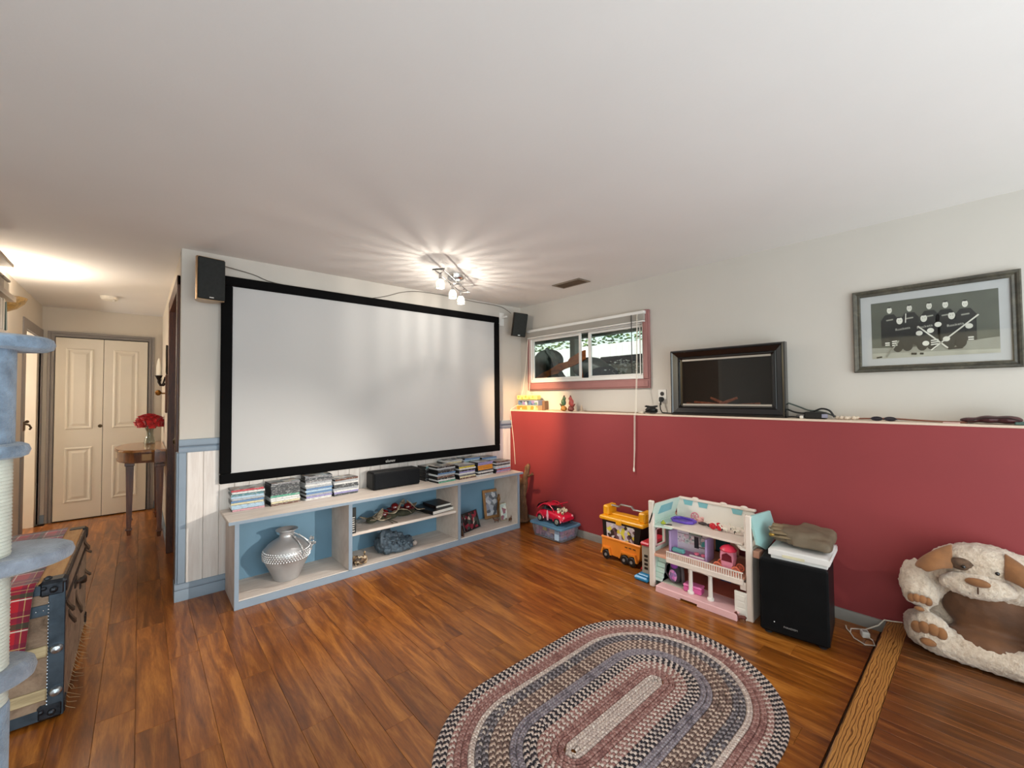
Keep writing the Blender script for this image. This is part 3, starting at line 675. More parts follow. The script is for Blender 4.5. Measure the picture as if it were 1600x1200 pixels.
bl = [((-1.575, -.235, Z2+.075), (.060, .07, .075)), ((-1.50, -.25, Z2+.06), (.07, .065, .06)), ((-1.44, -.26, Z2+.05), (.06, .06, .05)), ((-1.385, -.275, Z2+.045), (.05, .05, .04)), ((-1.53, -.21, Z2+.12), (.05, .05, .05)), ((-1.47, -.22, Z2+.105), (.04, .04, .04)), ((-1.42, -.22, Z2+.09), (.04, .035, .04)), ((-1.36, -.26, Z2+.07), (.035, .03, .03)), ((-1.45, -.315, Z2+.025), (.10, .025, .022)), ((-1.56, -.30, Z2+.03), (.04, .03, .028))]
blob('body', bl, M_slate, .007, t, disp=.028, dsz=.022)
m = MB()
for k in range(7):
    u = k/6; x0 = -1.635+.02*u; m.tube([(-1.56+.01*k, -.29+.012*k, Z2+.02), (-1.615+.014*k, -.30+.016*k, Z2+.09+.005*k), (-1.60+.016*k, -.275+.016*k, Z2+.165+.006*math.sin(k)), (-1.56+.016*k, -.225+.014*k, Z2+.205-.01*k)], [.006, .011, .011, .006], 7)
ob('wing', m, M_slate, t)
m = MB()
m.ball((-1.322, -.30, Z2+.038), .020, 14, 10); ob('orb', m, P('#a59a92', .3, var=.1, name='pale_orb'), t)
m = MB()
for k in range(16): m.ball((-1.52+.013*k, -.30+random.uniform(-.03, .02), Z2+.10-.004*k+random.uniform(-.03, .02)), random.uniform(.009, .018), 8, 6)
ob('scales', m, M_slate, t)
t2 = thing('shell_carving', 'small brown and cream carved lump at the left of the lower shelf', 'ornament', (-1.80, -.345, Z2))
blob('body', [((-1.825, -.345, Z2+.035), (.025, .03, .035)), ((-1.79, -.35, Z2+.032), (.024, .03, .032)), ((-1.76, -.34, Z2+.03), (.02, .025, .03)), ((-1.755, -.325, Z2+.075), (.008, .008, .016)), ((-1.84, -.35, Z2+.06), (.012, .014, .02))], patchwork('mottled_shell', ['#5c4630', '#a58b66', '#332619', '#c4b49a'], 55, .6), .005, t2, disp=.016, dsz=.02)
# ------------------------------------------------------------------ right compartment
t = thing('leaning_board', 'thin brown board leaning against the divider in the right compartment', 'board', (-.905, -.3, Z2))
m = MB(); m.bx((-.902, -.285, Z2+.115), (.010, .17, .235), .002, RY(-13)); ob('board', m, P('#6a4a34', .5, var=.15, name='brown_board'), t)
m = MB(); m.bx((-.893, -.345, Z2+.075), (.006, .06, .15), .002, RY(-13)); ob('photo', m, patchwork('dark_photo', ['#1c1820', '#584a52', '#8d7f86', '#241d22'], 30, .3), t)
def photo_frame(name, label, M, w, h, bw_, fmat, pmat, d=.016, easel=True, cat='photo frame'):
    t = thing(name, label, cat); t.matrix_basis = M
    for nm, b in (('frame_rail', (-w/2, w/2, h-bw_, h)), ('frame_rail', (-w/2, w/2, 0, bw_)), ('frame_stile', (-w/2, -w/2+bw_, bw_, h-bw_)), ('frame_stile', (w/2-bw_, w/2, bw_, h-bw_))):
        m = MB(); m.box(b[0], b[1], -d, 0, b[2], b[3], .003); ob(nm, m, fmat, t, world=False)
    m = MB(); m.box(-w/2+bw_*.8, w/2-bw_*.8, -.006, -.001, bw_*.8, h-bw_*.8); ob('picture', m, pmat, t, world=False)
    return t
LEAN = lambda x, y, a, l: Matrix.Translation((x, y, Z2+.0035)) @ Matrix.Rotation(math.radians(a), 4, 'Z') @ Matrix.Rotation(math.radians(l), 4, 'X')
photo_frame('framed_photo', 'dark team photo leaning in the right cabinet compartment', LEAN(-.715, -.265, 15, -18), .235, .165, .008, P('#14100f', .4, name='dark_frame'), patchwork('team_photo', ['#1a1a1a', '#8c2c3a', '#2a2a2c', '#3c4a44', '#701f2e', '#b7aa9f', '#25292a'], 34, .35))
photo_frame('picture_frame', 'light brown wooden picture frame in the right compartment corner', LEAN(-.315, -.10, -6, -10), .235, .285, .028, P('#9a7044', .45, var=.2, vs=14, name='oak_frame'), patchwork('grey_photo', ['#8d8f9c', '#5a5e68', '#a9abb4', '#bfc0c4', '#6d6a78', '#777b80'], 26, .35))
photo_frame('small_print', 'small light print of a figure in pink before the brown frame', LEAN(-.268, -.235, -4, -9), .14, .165, .006, P('#a89a72', .5, name='brass_edge'), patchwork('pale_print', ['#b9c2bb', '#c9cdc4', '#8a5a66', '#aab7b2', '#6d4450', '#d3d2c8'], 30, .4), .008, cat='print')
def quadruped(name, label, cat, c, L, a, mat, hump=0, group=None, head=1.0):
    """small toy / carved animal standing on four legs"""
    t = thing(name, label, cat, c, a, group); s = L
    b = [((0, 0, .42*s), (.36*s, .16*s, .18*s)), ((-.2*s, 0, .43*s), (.17*s, .16*s, .18*s)), ((.40*s, 0, .60*s), (.10*s, .09*s, .15*s), RY(25)), ((.50*s*head, 0, .74*s), (.15*s, .085*s, .09*s), RY(18)), ((.42*s, .07*s, .84*s), (.03*s, .03*s, .07*s)), ((.42*s, -.07*s, .84*s), (.03*s, .03*s, .07*s))]
    for x_ in (-.25, .25):
        for y_ in (-.09, .09): b.append(('t', [(x_*s, y_*s, .38*s), (x_*s-.02*s, y_*s, .2*s), (x_*s, y_*s, .003)], [.075*s, .045*s, .05*s]))
    b.append(('t', [(-.33*s, 0, .48*s), (-.46*s, 0, .40*s), (-.50*s, 0, .22*s)], [.04*s, .03*s, .02*s]))
    blob('body', b, mat, .05*s, t, False, smooth=2); return t
M_carv = P('#5e3418', .4, var=.25, vs=30, name='carved_brown')
quadruped('carved_animal', 'left of the two small brown carved animals by the print', 'figurine', (-.405, -.245, Z2), .07, 2.6, M_carv)
quadruped('carved_animal', 'right of the two small brown carved animals, before the print', 'figurine', (-.285, -.315, Z2), .075, .5, M_carv)
t = thing('carved_bird', 'small amber bird figure perched behind the small print', 'figurine', (-.265, -.075, Z2))
blob('body', [((-.265, -.115, Z2+.19), (.022, .02, .028)), ((-.268, -.118, Z2+.225), (.013, .013, .014)), ((-.258, -.105, Z2+.162), (.012, .012, .03)), ('t', [(-.265, -.11, Z2+.16), (-.265, -.10, Z2+.08), (-.265, -.10, Z2+.001)], [.012, .012, .022])], P('#8a5a20', .35, var=.2, name='amber'), .006, t)
# ------------------------------------------------------------------ track light on the ceiling
M_bulb, n_, p_, o_ = nodemat('halogen_bulb'); n_.nodes.remove(p_)      # clear bulb: glows, and the light inside passes out
e_ = n_.nodes.new('ShaderNodeEmission'); e_.inputs[0].default_value = (1, .93, .80, 1); e_.inputs[1].default_value = 14
tr_ = n_.nodes.new('ShaderNodeBsdfTransparent'); ad_ = n_.nodes.new('ShaderNodeAddShader'); n_.links.new(e_.outputs[0], ad_.inputs[0]); n_.links.new(tr_.outputs[0], ad_.inputs[1]); n_.links.new(ad_.outputs[0], o_.inputs[0])
M_ribglass = glassy('fluted_glass', '#9aa09c', .10, .08, .25, '#e8e4da')
t = thing('track_light', 'chrome ceiling light with two rails and three lit halogen heads', 'ceiling light', (-1.14, -.645, H))
m = MB(); m.lathe([(.0, -.052), (.045, -.050), (.066, -.036), (.073, -.012), (.073, -.0005)], (-1.14, -.645, H), 32); ob('canopy', m, M_chrome, t)
m = MB(); m.cyl((-1.14, -.645, H-.05), (-1.14, -.645, 2.195), .011, n=12); ob('stem', m, M_chrome, t)
ra, rb = Vector((-1.46, -.91, 2.2)), Vector((-.93, -.475, 2.2)); dr = (rb-ra).normalized(); nr = Vector((-dr.y, dr.x, 0))
for s_ in (-1, 1):
    m = MB(); m.tube([ra+nr*.034*s_, rb+nr*.034*s_], .0042, 8); ob('rail', m, M_chrome, t)
for q in (ra, rb, Vector((-1.14, -.645, 2.2))):
    m = MB(); m.tube([q-nr*.046, q+nr*.046], .0062, 8); ob('cross_bar', m, P('#8a8a88', .3, .9, name='dark_chrome'), t)
bulbs = [Vector((-1.425, -.875, 2.112)), Vector((-1.185, -.672, 2.112)), Vector((-1.015, -.540, 2.112))]
for bi, b in enumerate(bulbs):
    m = MB(); m.tube([b+Vector((0, 0, .090))-nr*.036, b+Vector((0, 0, .074)), b+Vector((0, 0, .090))+nr*.036], .0035, 6); m.cyl(b+Vector((0, 0, .075)), b+Vector((0, 0, .036)), .010, .013, 12); m.cyl(b+Vector((0, 0, .036)), b+Vector((0, 0, .025)), .014, .024, 16)  # flared cap added to keep bulb light off the ceiling above
    hd = ob('lamp_head', m, M_chrome, t)
    m = MB(); m.ball(b, (.0085, .0085, .013), 12, 8); ob('bulb', m, M_bulb, hd)
    m = MB()
    for k in range(18):           # fluted glass cup: ribs with clear gaps between them
        a = 2*math.pi*k/18+.1*bi; c_, s2 = math.cos(a), math.sin(a)
        m.tube([b+Vector((c_*.016, s2*.016, .030)), b+Vector((c_*.027, s2*.027, .008)), b+Vector((c_*.030, s2*.030, -.018)), b+Vector((c_*.031, s2*.031, -.034))], .0026, 5)
    m.tube([b+Vector((.031*math.cos(2*math.pi*k/24), .031*math.sin(2*math.pi*k/24), -.034)) for k in range(24)], .0025, 5, closed=True)
    ob('glass_shade', m, M_ribglass, hd)
    lamp('POINT', 'halogen_light', b+Vector((0, 0, -.0)), 7, (1, .92, .82), shadow_soft_size=.004)
# the halogen heads also throw a beam: two down into the room, one towards the window corner
lamp('SPOT', 'halogen_beam', bulbs[2]+Vector((0, 0, -.04)), 205, (1, .66, .36), aim=(.02, -.30, 1.08), spot_size=math.radians(44), spot_blend=.8, shadow_soft_size=.02)
lamp('SPOT', 'halogen_beam', bulbs[0]+Vector((0, 0, -.04)), 45, (1, .94, .86), aim=(-2.1, -.55, .35), spot_size=math.radians(64), spot_blend=.9, shadow_soft_size=.02)
lamp('SPOT', 'halogen_beam', bulbs[1]+Vector((0, 0, -.04)), 75, (1, .92, .82), aim=(-.15, -1.7, .6), spot_size=math.radians(76), spot_blend=.9, shadow_soft_size=.02)
# ------------------------------------------------------------------ cat tree
cx, cy = -3.308, -1.966
M_carpet = P('#7f93a8', .95, var=.30, vs=26, bs=.9, bsc=160, sheen=.5, name='blue_grey_carpet'); M_carpetg = P('#8b93a0', .95, var=.35, vs=14, bs=.9, bsc=160, sheen=.5, name='grey_carpet'); M_sisal = P('#d9dccf', .9, var=.06, vs=20, bs=.5, bsc=220, name='cream_sisal')
t = thing('cat_tree', 'tall blue grey carpeted cat tree with cream posts at the left edge', 'cat tree', (cx, cy, 0))
m = MB(); m.box(cx-.24, cx+.17, cy-.24, cy+.2, .001, .05, .012); ob('base', m, M_carpet, t)
m = MB(); m.lathe([(.052, .05), (.054, .06), (.054, .60), (.052, .61)], (cx, cy, 0), 28); ob('lower_post', m, M_carpet, t)
m = MB(); pr_ = [(.046, .60)]
for k in range(72): z = .60+k*.0080; pr_ += [(.0500, z+.002), (.0515, z+.004), (.0500, z+.0062)]
pr_.append((.046, 1.178)); m.lathe(pr_, (cx, cy, 0), 28); ob('scratching_post', m, M_sisal, t)
m = MB(); m.lathe([(.05, 1.17), (.053, 1.175), (.053, 1.435), (.05, 1.44)], (cx, cy, 0), 28); ob('upper_post', m, M_carpet, t)
def pad(nm, z, th, r, dx, dy, mat, sx=1, sy=1):
    m = MB(); h = th/2; pf = [(0, -h), (r-.014, -h), (r-.004, -h*.7), (r, 0), (r-.004, h*.7), (r-.014, h), (0, h)]
    m.lathe(pf, (cx+dx, cy+dy, z), 48, sx, sy); return ob(nm, m, mat, t)
pad('platform', 1.432, .034, .118, -.005, .02, M_carpet, 1, .8); pad('collar', 1.182, .034, .078, 0, 0, M_carpet); pad('platform', .925, .036, .150, .002, .03, M_carpetg, 1, .72); pad('platform', .668, .046, .105, -.012, .02, M_carpetg, 1, .75)
# ------------------------------------------------------------------ steamer trunk with plaid blanket
tx0, tx1, ty0, ty1, tz = -3.76, -3.262, -.925, .03, .558
t = thing('steamer_trunk', 'worn steamer trunk with metal edges and peeling canvas beside the cat tree', 'trunk', (-3.5, -.45, 0))
M_trunkm = wood('trunk_canvas', ['#5c4a3a', '#8a7460', '#a08a74'], (6, 6, 6), .8, 0, 2, False, .3); M_tin = P('#4c5a66', .42, .7, var=.25, vs=14, bs=.1, bsc=80, name='old_tin'); M_slat = wood('trunk_slat', ['#8f7d5e', '#b8a680', '#cdbd98'], (1.2, 14, 14), .6, 0, 2, False); M_stud = P('#aeb4b8', .25, .9, var=.05, name='steel_stud')
M_board = wood('trunk_lid_board', ['#8a5c30', '#b88448', '#cc9c60'], (9, 1.2, 9), .5, 0, 2, False)
m = MB(); m.box(tx0, tx1, ty0, ty1, .012, .452, .004); ob('body', m, M_trunkm, t)
m = MB(); m.box(tx0, tx1, ty0, ty1, .456, tz-.006, .006); lid = ob('lid', m, M_trunkm, t)
for x0 in (tx0+.01, tx0+.14, tx0+.27, tx1-.10):
    m = MB(); m.box(x0, x0+.088, ty0+.004, ty1-.004, tz-.006, tz+.001, .002); ob('lid_board', m, M_board, lid)
for x0, x1 in ((tx1-.045, tx1+.003), (tx0-.003, tx0+.045)):
    m = MB(); m.box(x0, x1, ty0-.004, ty0+.001, .012, .545, .002); m.box(x1-.004 if x1 > tx1 else x0, x1 if x1 > tx1 else x0+.004, ty0-.004, ty0+.012, .012, .545, .002); ob('metal_strip', m, M_tin, t)
for z0, z1 in ((.012, .055), (.425, .47), (.51, .548)):
    m = MB(); m.box(tx0, tx1, ty0-.003, ty0+.001, z0, z1, .002); ob('metal_band', m, M_tin, t)
for z in (.115, .285):
    m = MB(); m.box(tx0+.04, tx1-.044, ty0-.014, ty0, z-.022, z+.022, .004); ob('wood_slat', m, M_slat, t)
    m = MB(); m.lathe([(0, .022), (.014, .018), (.020, .006), (.020, 0)][::-1], (0, 0, 0), 14)
    q = ob('end_cap', m, M_stud, t, world=False); q.rotation_euler = (math.radians(90), 0, 0); q.location = (tx1-.02+3.5, ty0-.004+.45, z)
m = MB()
for k in range(34): m.ball((tx1-.044, ty0-.004, .03+k*.0135), .0034, 6, 4)
for k in range(20): m.ball((tx0+.06+k*.02, ty0-.004, .448), .003, 6, 4)
o = ob('studs', m, M_stud, t); o['kind'] = 'stuff'
for (z0, z1) in ((.0, .075), (.49, .562)):
    m = MB()
    m.box(tx1-.075, tx1+.006, ty0-.008, ty0+.07, z0+.006, z1, .012)
    m.ball((tx1-.03, ty0-.008, (z0+z1)/2), .013, 10, 6); m.ball((tx1-.058, ty0-.008, (z0+z1)/2+.01), .009, 8, 6); m.ball((tx1-.05, ty0+.03, z1 if z0 else z0+.03), .012, 8, 6)
    ob('corner_guard', m, P('#3c4148', .35, .8, var=.35, vs=40, bs=.3, bsc=90, name='dark_corner_iron'), t)
    m = MB(); m.box(tx1-.075, tx1+.006, ty1-.07, ty1+.008, z0+.006, z1, .012); ob('corner_guard', m, P('#3c4148', .35, .8, var=.35, vs=40, bs=.3, bsc=90, name='dark_corner_iron'), t)
m = MB(); m.box(tx1-.006, tx1+.005, ty0+.02, ty1-.02, .446, .464, .003); m.box(tx1-.004, tx1+.004, ty0+.06, ty1-.03, .535, .553, .002); ob('lid_edge', m, P('#3e3026', .6, .3, var=.3, vs=30, name='rusty_edge'), t)
m = MB(); m.tube([(tx1+.002, -.56, .42), (tx1+.022, -.50, .415), (tx1+.024, -.42, .40), (tx1+.02, -.36, .36), (tx1+.002, -.33, .35)], .009, 7); m.bx((tx1+.003, -.56, .425), (.008, .04, .05), .002); m.bx((tx1+.003, -.33, .345), (.008, .04, .05), .002); ob('handle', m, P('#2e2118', .6, var=.2, name='old_leather'), t)
random.seed(11)
for (yy, zz, l, h_) in ((-.78, .33, .03, .10), (-.50, .28, .035, .17), (-.14, .48, .05, .10), (-.04, .30, .04, .06), (-.02, .42, .05, .05), (-.86, .41, .03, .09)):   # peeled strips of canvas
    m = MB()
    def fn(u, v, yy=yy, zz=zz, l=l, h_=h_): return (tx1+.001+.022*u*u+.004*math.sin(9*v), yy+(v-.5)*l*(1-.5*u)+.01*u, zz+h_*(1-u)*.5-h_*.2*math.sin(3*v)*u)
    m.grid(fn, 6, 4); o = ob('peeling_canvas', m, P('#5a4636', .8, var=.3, vs=30, name='torn_canvas'), t); s_ = o.modifiers.new('thickness', 'SOLIDIFY'); s_.thickness = .0015
m = MB()
for k in range(26):
    yy = ty0+.02+k*.036; m.tube([(tx1, yy, .03+random.uniform(0, .02)), (tx1+.012, yy-.004, .025), (tx1+.02+random.uniform(0, .03), yy-random.uniform(.01, .03), .012+random.uniform(0, .02))], [.0012, .0011, .0007], 4)
o = ob('frayed_threads', m, P('#a08c6c', .9, name='thread'), t); o['kind'] = 'stuff'
# plaid blanket
mt, n, p, out = nodemat('tartan_wool'); tc = n.nodes.new('ShaderNodeTexCoord'); sp = n.nodes.new('ShaderNodeSeparateXYZ'); n.links.new(tc.outputs['UV'], sp.inputs[0])
def band(sock, lo, hi, k):
    f = math_(n, 'FRACT', math_(n, 'MULTIPLY', sock, k)); return math_(n, 'MULTIPLY', math_(n, 'GREATER_THAN', f, lo), math_(n, 'LESS_THAN', f, hi))
c = (*lin('#b01826')[:3], 1)
c0 = n.nodes.new('ShaderNodeRGB'); c0.outputs[0].default_value = c; col = c0.outputs[0]
for ax, k in ((sp.outputs[0], 2.6), (sp.outputs[1], 11.0)):
    col = mixc(n, math_(n, 'MULTIPLY', band(ax, .25, .60, k), .55), col, lin('#5a1634')); col = mixc(n, math_(n, 'MULTIPLY', band(ax, .62, .80, k), .8), col, lin('#12402e')); col = mixc(n, math_(n, 'MULTIPLY', band(ax, .84, .88, k), .8), col, lin('#d8d0c0')); col = mixc(n, math_(n, 'MULTIPLY', band(ax, .40, .43, k), .6), col, lin('#c8b070'))
n.links.new(col, p.inputs['Base Color']); p.inputs['Roughness'].default_value = .95; p.inputs['Sheen Weight'].default_value = .3
path = [(ty1+.012, .30), (ty1+.012, .53), (ty1+.004, tz+.006), (ty1-.03, tz+.008)]+[(ty1-.03-.088*k, tz+.008+.002*math.sin(k)) for k in range(1, 10)]+[(ty0+.02, tz+.008), (ty0-.006, tz+.006), (ty0-.022, .535), (ty0-.024, .47), (ty0-.026, .40), (ty0-.028, .33), (ty0-.03, .262)]
m = MB(); K = len(path)-1
def fn(u, v):
    f = v*K; i = min(K-1, int(f)); q = f-i; y = path[i][0]*(1-q)+path[i+1][0]*q; z = path[i][1]*(1-q)+path[i+1][1]*q
    xr = -3.338-.03*max(0, (v-.70))/.3; x = -3.60+(xr+3.60)*u
    return (x, y-(.004*math.sin(u*14) if v > .75 else 0), z)
m.grid(fn, 10, K*2, uv=True); o = solo('plaid_blanket', m, mt, 'red tartan blanket draped over the steamer trunk', 'blanket', (-3.47, -.45, tz)); s_ = o.modifiers.new('thickness', 'SOLIDIFY'); s_.thickness = .005; s_.offset = 1
# ------------------------------------------------------------------ console table with roses
M_walnut = wood('console_walnut', ['#3e1f0c', '#6b3a18', '#8a5226'], (12, 12, 1.4), .3, .4, 2.4, False); M_walnutt = wood('console_top', ['#5a3214', '#8f5c28', '#a8743a'], (8, 1.5, 8), .22, .5, 2.2, False)
t = thing('console_table', 'brown wooden half round console table with tapered legs in the hallway', 'table', (-2.99, 2.2, 0))
def demi(off, n=10):
    """bow-fronted outline (x towards the room is -)"""
    X0, Xf, Ya, Yb = -2.850, -3.20-off, 1.685-off, 2.665+off; pts = [(X0, Ya), (-2.93, Ya)]
    pts += [(-2.945, Ya+.025), (-2.955, Ya+.03)]
    for k in range(n+1):
        a = math.pi*k/n; y = (Ya+Yb)/2-math.cos(a)*((Yb-Ya)/2-.035); x = -2.955+(Xf+2.955)*(math.sin(a)**.62 if 0 < a < math.pi else 0); pts.append((x, y))
    pts += [(-2.955, Yb-.03), (-2.945, Yb-.025), (-2.93, Yb), (X0, Yb)]
    return pts
m = MB(); m.prism(demi(.022), lambda a, b: (a, b, .800), lambda a, b: (a, b, .814)); m.prism(demi(.012), lambda a, b: (a, b, .814), lambda a, b: (a, b, .822)); ob('table_top', m, M_walnutt, t)
m = MB(); m.prism(demi(0), lambda a, b: (a, b, .708), lambda a, b: (a, b, .799)); m.prism(demi(.006), lambda a, b: (a, b, .702), lambda a, b: (a, b, .714)); ap = ob('apron', m, M_walnut, t)
m = MB(); m.bx((-3.195, 2.175, .755), (.012, .05, .06), .003); ob('escutcheon', m, P('#c8b48a', .4, .6, name='brass_plate'), ap)
m = MB(); m.box(-3.02, -2.95, 1.68, 1.694, .725, .785, .002); ob('inlay', m, P('#96703c', .4, name='inlay_wood'), ap)
for x, y in ((-3.105, 1.965), (-2.890, 1.745), (-3.105, 2.385), (-2.890, 2.60)):
    m = MB()
    m.box(x-.034, x+.034, y-.034, y+.034, .70, .79, .003)
    def sq(z, h): return [(x-h, y-h, z), (x+h, y-h, z), (x+h, y+h, z), (x-h, y+h, z)]
    sec = [(.71, .024), (.688, .024), (.684, .036), (.660, .036), (.655, .028), (.640, .028), (.070, .0165), (.066, .024), (.052, .024), (.048, .017), (.0, .012)]
    vs = []; fs = []
    for z, h in sec: vs += sq(z, h)
    for i in range(len(sec)-1):
        for q in range(4): fs.append((i*4+q, i*4+4+q, i*4+4+(q+1) % 4, i*4+(q+1) % 4))
    fs.append(tuple(len(vs)-4+q for q in range(4))[::-1]); m.add(vs, fs); ob('leg', m, M_walnut, t, smooth=False)
vx, vy, vz = -2.958, 2.36, .8222
t = thing('flower_vase', 'clear hourglass vase on the hallway console table', 'vase', (vx, vy, vz))
m = MB(); m.lathe([(0, .002), (.045, .002), (.048, .008), (.046, .03), (.032, .075), (.024, .105), (.028, .135), (.040, .165), (.037, .165), (.025, .135), (.021, .105), (.029, .075), (.042, .03), (.03, .012), (0, .012)], (vx, vy, vz), 28)
ob('glass', m, glassy('vase_glass', '#eef2ec', .14, .02, .12, '#c8cabb'), t)
t = thing('rose_bouquet', 'round bunch of red roses in the clear hallway vase', 'flowers', (vx, vy, vz+.03))
M_rose = P('#c01420', .55, var=.35, vs=40, sheen=.3, name='red_petals')
random.seed(5)
for k in range(24):
    q_ = 1-1.25*k/23; a = k*2.399; h_ = math.sqrt(max(0, 1-q_*q_)); c_ = Vector((vx+.088*h_*math.cos(a), vy+.088*h_*math.sin(a), vz+.212+.082*q_))
    m = MB(); m.ball(c_, (.018, .018, .020), 8, 6)
    for q in range(9):
        a = q*2.2+k; ring = q//3; r0 = .016+.008*ring
        def fn(u, v, a=a, r0=r0, ring=ring): 
            th = a+(u-.5)*(1.7); hh = (v-.4)*.042; rr2 = r0+.007*v*v*(1+ring*.6); return (c_.x+rr2*math.cos(th), c_.y+rr2*math.sin(th), c_.z+hh-.004*ring-.004*abs(u-.5))
        m.grid(fn, 4, 3)
    o = ob('rose', m, M_rose, t)
m = MB()
for k in range(9): a = k*.7; m.tube([(vx+.012*math.cos(a), vy+.012*math.sin(a), vz+.02), (vx+.014*math.cos(a+1), vy+.014*math.sin(a+1), vz+.11), (vx+.06*math.cos(a), vy+.06*math.sin(a), vz+.22)], .0022, 5)
ob('stems', m, P('#5d6a3a', .7, name='green_stem'), t)
# ------------------------------------------------------------------ candle sconce on the hallway's right wall
sy = 1.66; t = thing('candle_sconce', 'dark iron wall sconce holding a white candle above the console table', 'sconce', (-2.844, sy, 1.4))
m = MB(); m.box(-2.862, -2.845, sy-.05, sy+.05, 1.16, 1.52, .006); ob('back_plate', m, M_darkwood, t)
m = MB(); m.box(-2.858, -2.845, sy-.02, sy+.02, 1.52, 1.80, .004); m.tube([(-2.856, sy, 1.80), (-2.856, sy+.03, 1.72), (-2.856, sy, 1.66), (-2.856, sy-.03, 1.60), (-2.856, sy, 1.54)], .006, 6); ob('scroll', m, P('#2a2018', .5, .6, var=.2, name='dark_iron'), t)
M_iron = P('#2a2018', .5, .6, var=.2, name='dark_iron')
for (dx, z) in ((-.20, 1.455),):
    m = MB(); m.tube([(-2.862, sy, 1.44), (-2.878, sy, 1.42), (-2.895, sy, 1.42), (-2.91, sy, 1.45), (-2.91, sy, 1.475)], .010, 8); m.tube([(-2.862, sy+.03, 1.50), (-2.875, sy+.05, 1.44), (-2.89, sy+.07, 1.42), (-2.90, sy+.08, 1.45), (-2.895, sy+.06, 1.475)], .007, 7)
    m.lathe([(.010, 0), (.016, .012), (.026, .034), (.029, .042), (.024, .040), (0, .038)], (-2.91, sy, 1.47), 16); ob('arm', m, M_iron, t)
    m = MB(); m.lathe([(.018, 0), (.018, .09), (.012, .135), (.005, .16), (0, .165)], (-2.91, sy, 1.509), 16); ob('candle', m, P('#efe8d8', .5, var=.02, name='candle_wax'), t)
m = MB(); m.tube([(-2.862, sy, 1.345), (-2.88, sy, 1.345), (-2.90, sy, 1.35)], .008, 6); m.lathe([(.008, 0), (.02, .01), (.024, .03), (.012, .05), (0, .052)], (-2.912, sy, 1.325), 12); ob('lower_hook', m, P('#8a5a1e', .35, .6, var=.1, name='amber_brass'), t)
# ------------------------------------------------------------------ bookcase end and uplight bowl at the far left
t = thing('bookcase', 'white washed bookcase with a row of pale books at the far left', 'bookcase', (-3.74, .3, 0))
M_bc = P('#b5a48e', .6, var=.12, vs=6, name='bookcase_wood')
m = MB(); m.box(-3.815, -3.805, -.35+.4, .72, .0, 2.17); ob('back_panel', m, M_bc, t)
for z0, z1, y1 in ((2.145, 2.168, .66), (1.935, 1.968, .74), (1.69, 1.72, .75), (1.35, 1.38, .75), (1.0, 1.03, .75), (.6, .63, .75), (.0, .08, .75)):
    m = MB(); m.box(-3.805, -3.655, .05, y1, z0, z1, .003); ob('shelf', m, M_bc, t)
m = MB(); m.box(-3.805, -3.66, .73, .748, .08, 1.69, .003); ob('side_panel', m, M_bc, t)
m = MB(); m.box(-3.805, -3.66, .05, .07, .08, 2.145, .003); ob('side_panel', m, M_bc, t)
cols = ['#e4dccb', '#cfc4b0', '#ddd6c6', '#b9a98f', '#e8e2d4', '#d4c9b4', '#c4b8a4', '#e0d8c8', '#b8ac98', '#dcd2be', '#3c5a4c']
names = ['cream', 'beige', 'ivory', 'tan', 'white', 'sand', 'grey beige', 'pale cream', 'dull grey', 'light tan', 'dark green']
y = .10
for i in range(11):
    w_ = random.uniform(.036, .056); m = MB(); h_ = random.uniform(.175, .195); mt_ = P(cols[i], .6, var=.08, vs=9)
    tb = thing('shelf_book', '%s book standing in the left bookcase' % names[i] if i < 10 else 'dark green book leaning at the end of the left bookcase', 'book', (-3.72, y+w_/2, 1.7202), 0, 'books in the left bookcase')
    R__ = RX(10) if i == 10 else RX(0)
    m.bx((-3.725, y+w_/2+(.02 if i == 10 else 0), 1.7205+h_/2+(.004 if i == 10 else 0)), (.125, w_*.8, h_), .003, R__); ob('cover', m, mt_, tb)
    m = MB(); m.bx((-3.725, y+w_/2+(.02 if i == 10 else 0), 1.7215+h_/2+(.006 if i == 10 else 0)), (.118, w_*.6, h_+.001), 0, R__); ob('pages', m, P('#ded6c4', .8, name='book_pages_cream'), tb)
    y += w_*.83
for i, (y0, c_, nm) in enumerate(((.28, '#a79a86', 'grey'), (.48, '#c8bba6', 'beige'))):
    m = MB(); m.box(-3.79, -3.67, y0, y0+.17, 1.9685, 2.045, .012); tb = thing('storage_box', '%s box on the top shelf of the left bookcase' % nm, 'box', (-3.73, y0+.08, 1.9685)); ob('body', m, P(c_, .7, var=.2, vs=14), tb); m = MB(); m.box(-3.793, -3.667, y0-.003, y0+.173, 2.045, 2.060, .003); ob('lid', m, P('#8c8070', .7, var=.1), tb)
for i in range(4):
    m = MB(); m.box(-3.79, -3.665, .08+i*.045, .08+i*.045+.038, 1.9685, 2.13, .003); tg = solo('shelf_book', m, P(cols[(i*3) % 10], .6, var=.08, vs=9), '%s book on the upper shelf of the left bookcase' % names[(i*3) % 10], 'book', (-3.72, .10+i*.045, 1.9685), 'books in the left bookcase')
t = thing('uplight_bowl', 'brass half bowl wall light glowing upward beside the bookcase', 'wall light', (-3.818, 1.2, 2.03))
m = MB(); m.lathe([(.0, -.105), (.05, -.098), (.10, -.070), (.137, -.030), (.152, .008), (.148, .008), (.13, -.028), (.095, -.064), (.05, -.088), (0, -.095)], (-3.818, 1.2, 2.03), 24, a0=-math.pi/2, a1=math.pi/2)
ob('bowl', m, wood('antique_brass', ['#3a2a14', '#8a6a38', '#b89458'], (6, 6, 6), .35, .2, 3, False), t)
m = MB(); m.box(-3.8195, -3.812, 1.15, 1.25, 1.95, 2.04, .004); ob('wall_plate', m, P('#6a5028', .4, .7, name='brass_plate_dark'), t)
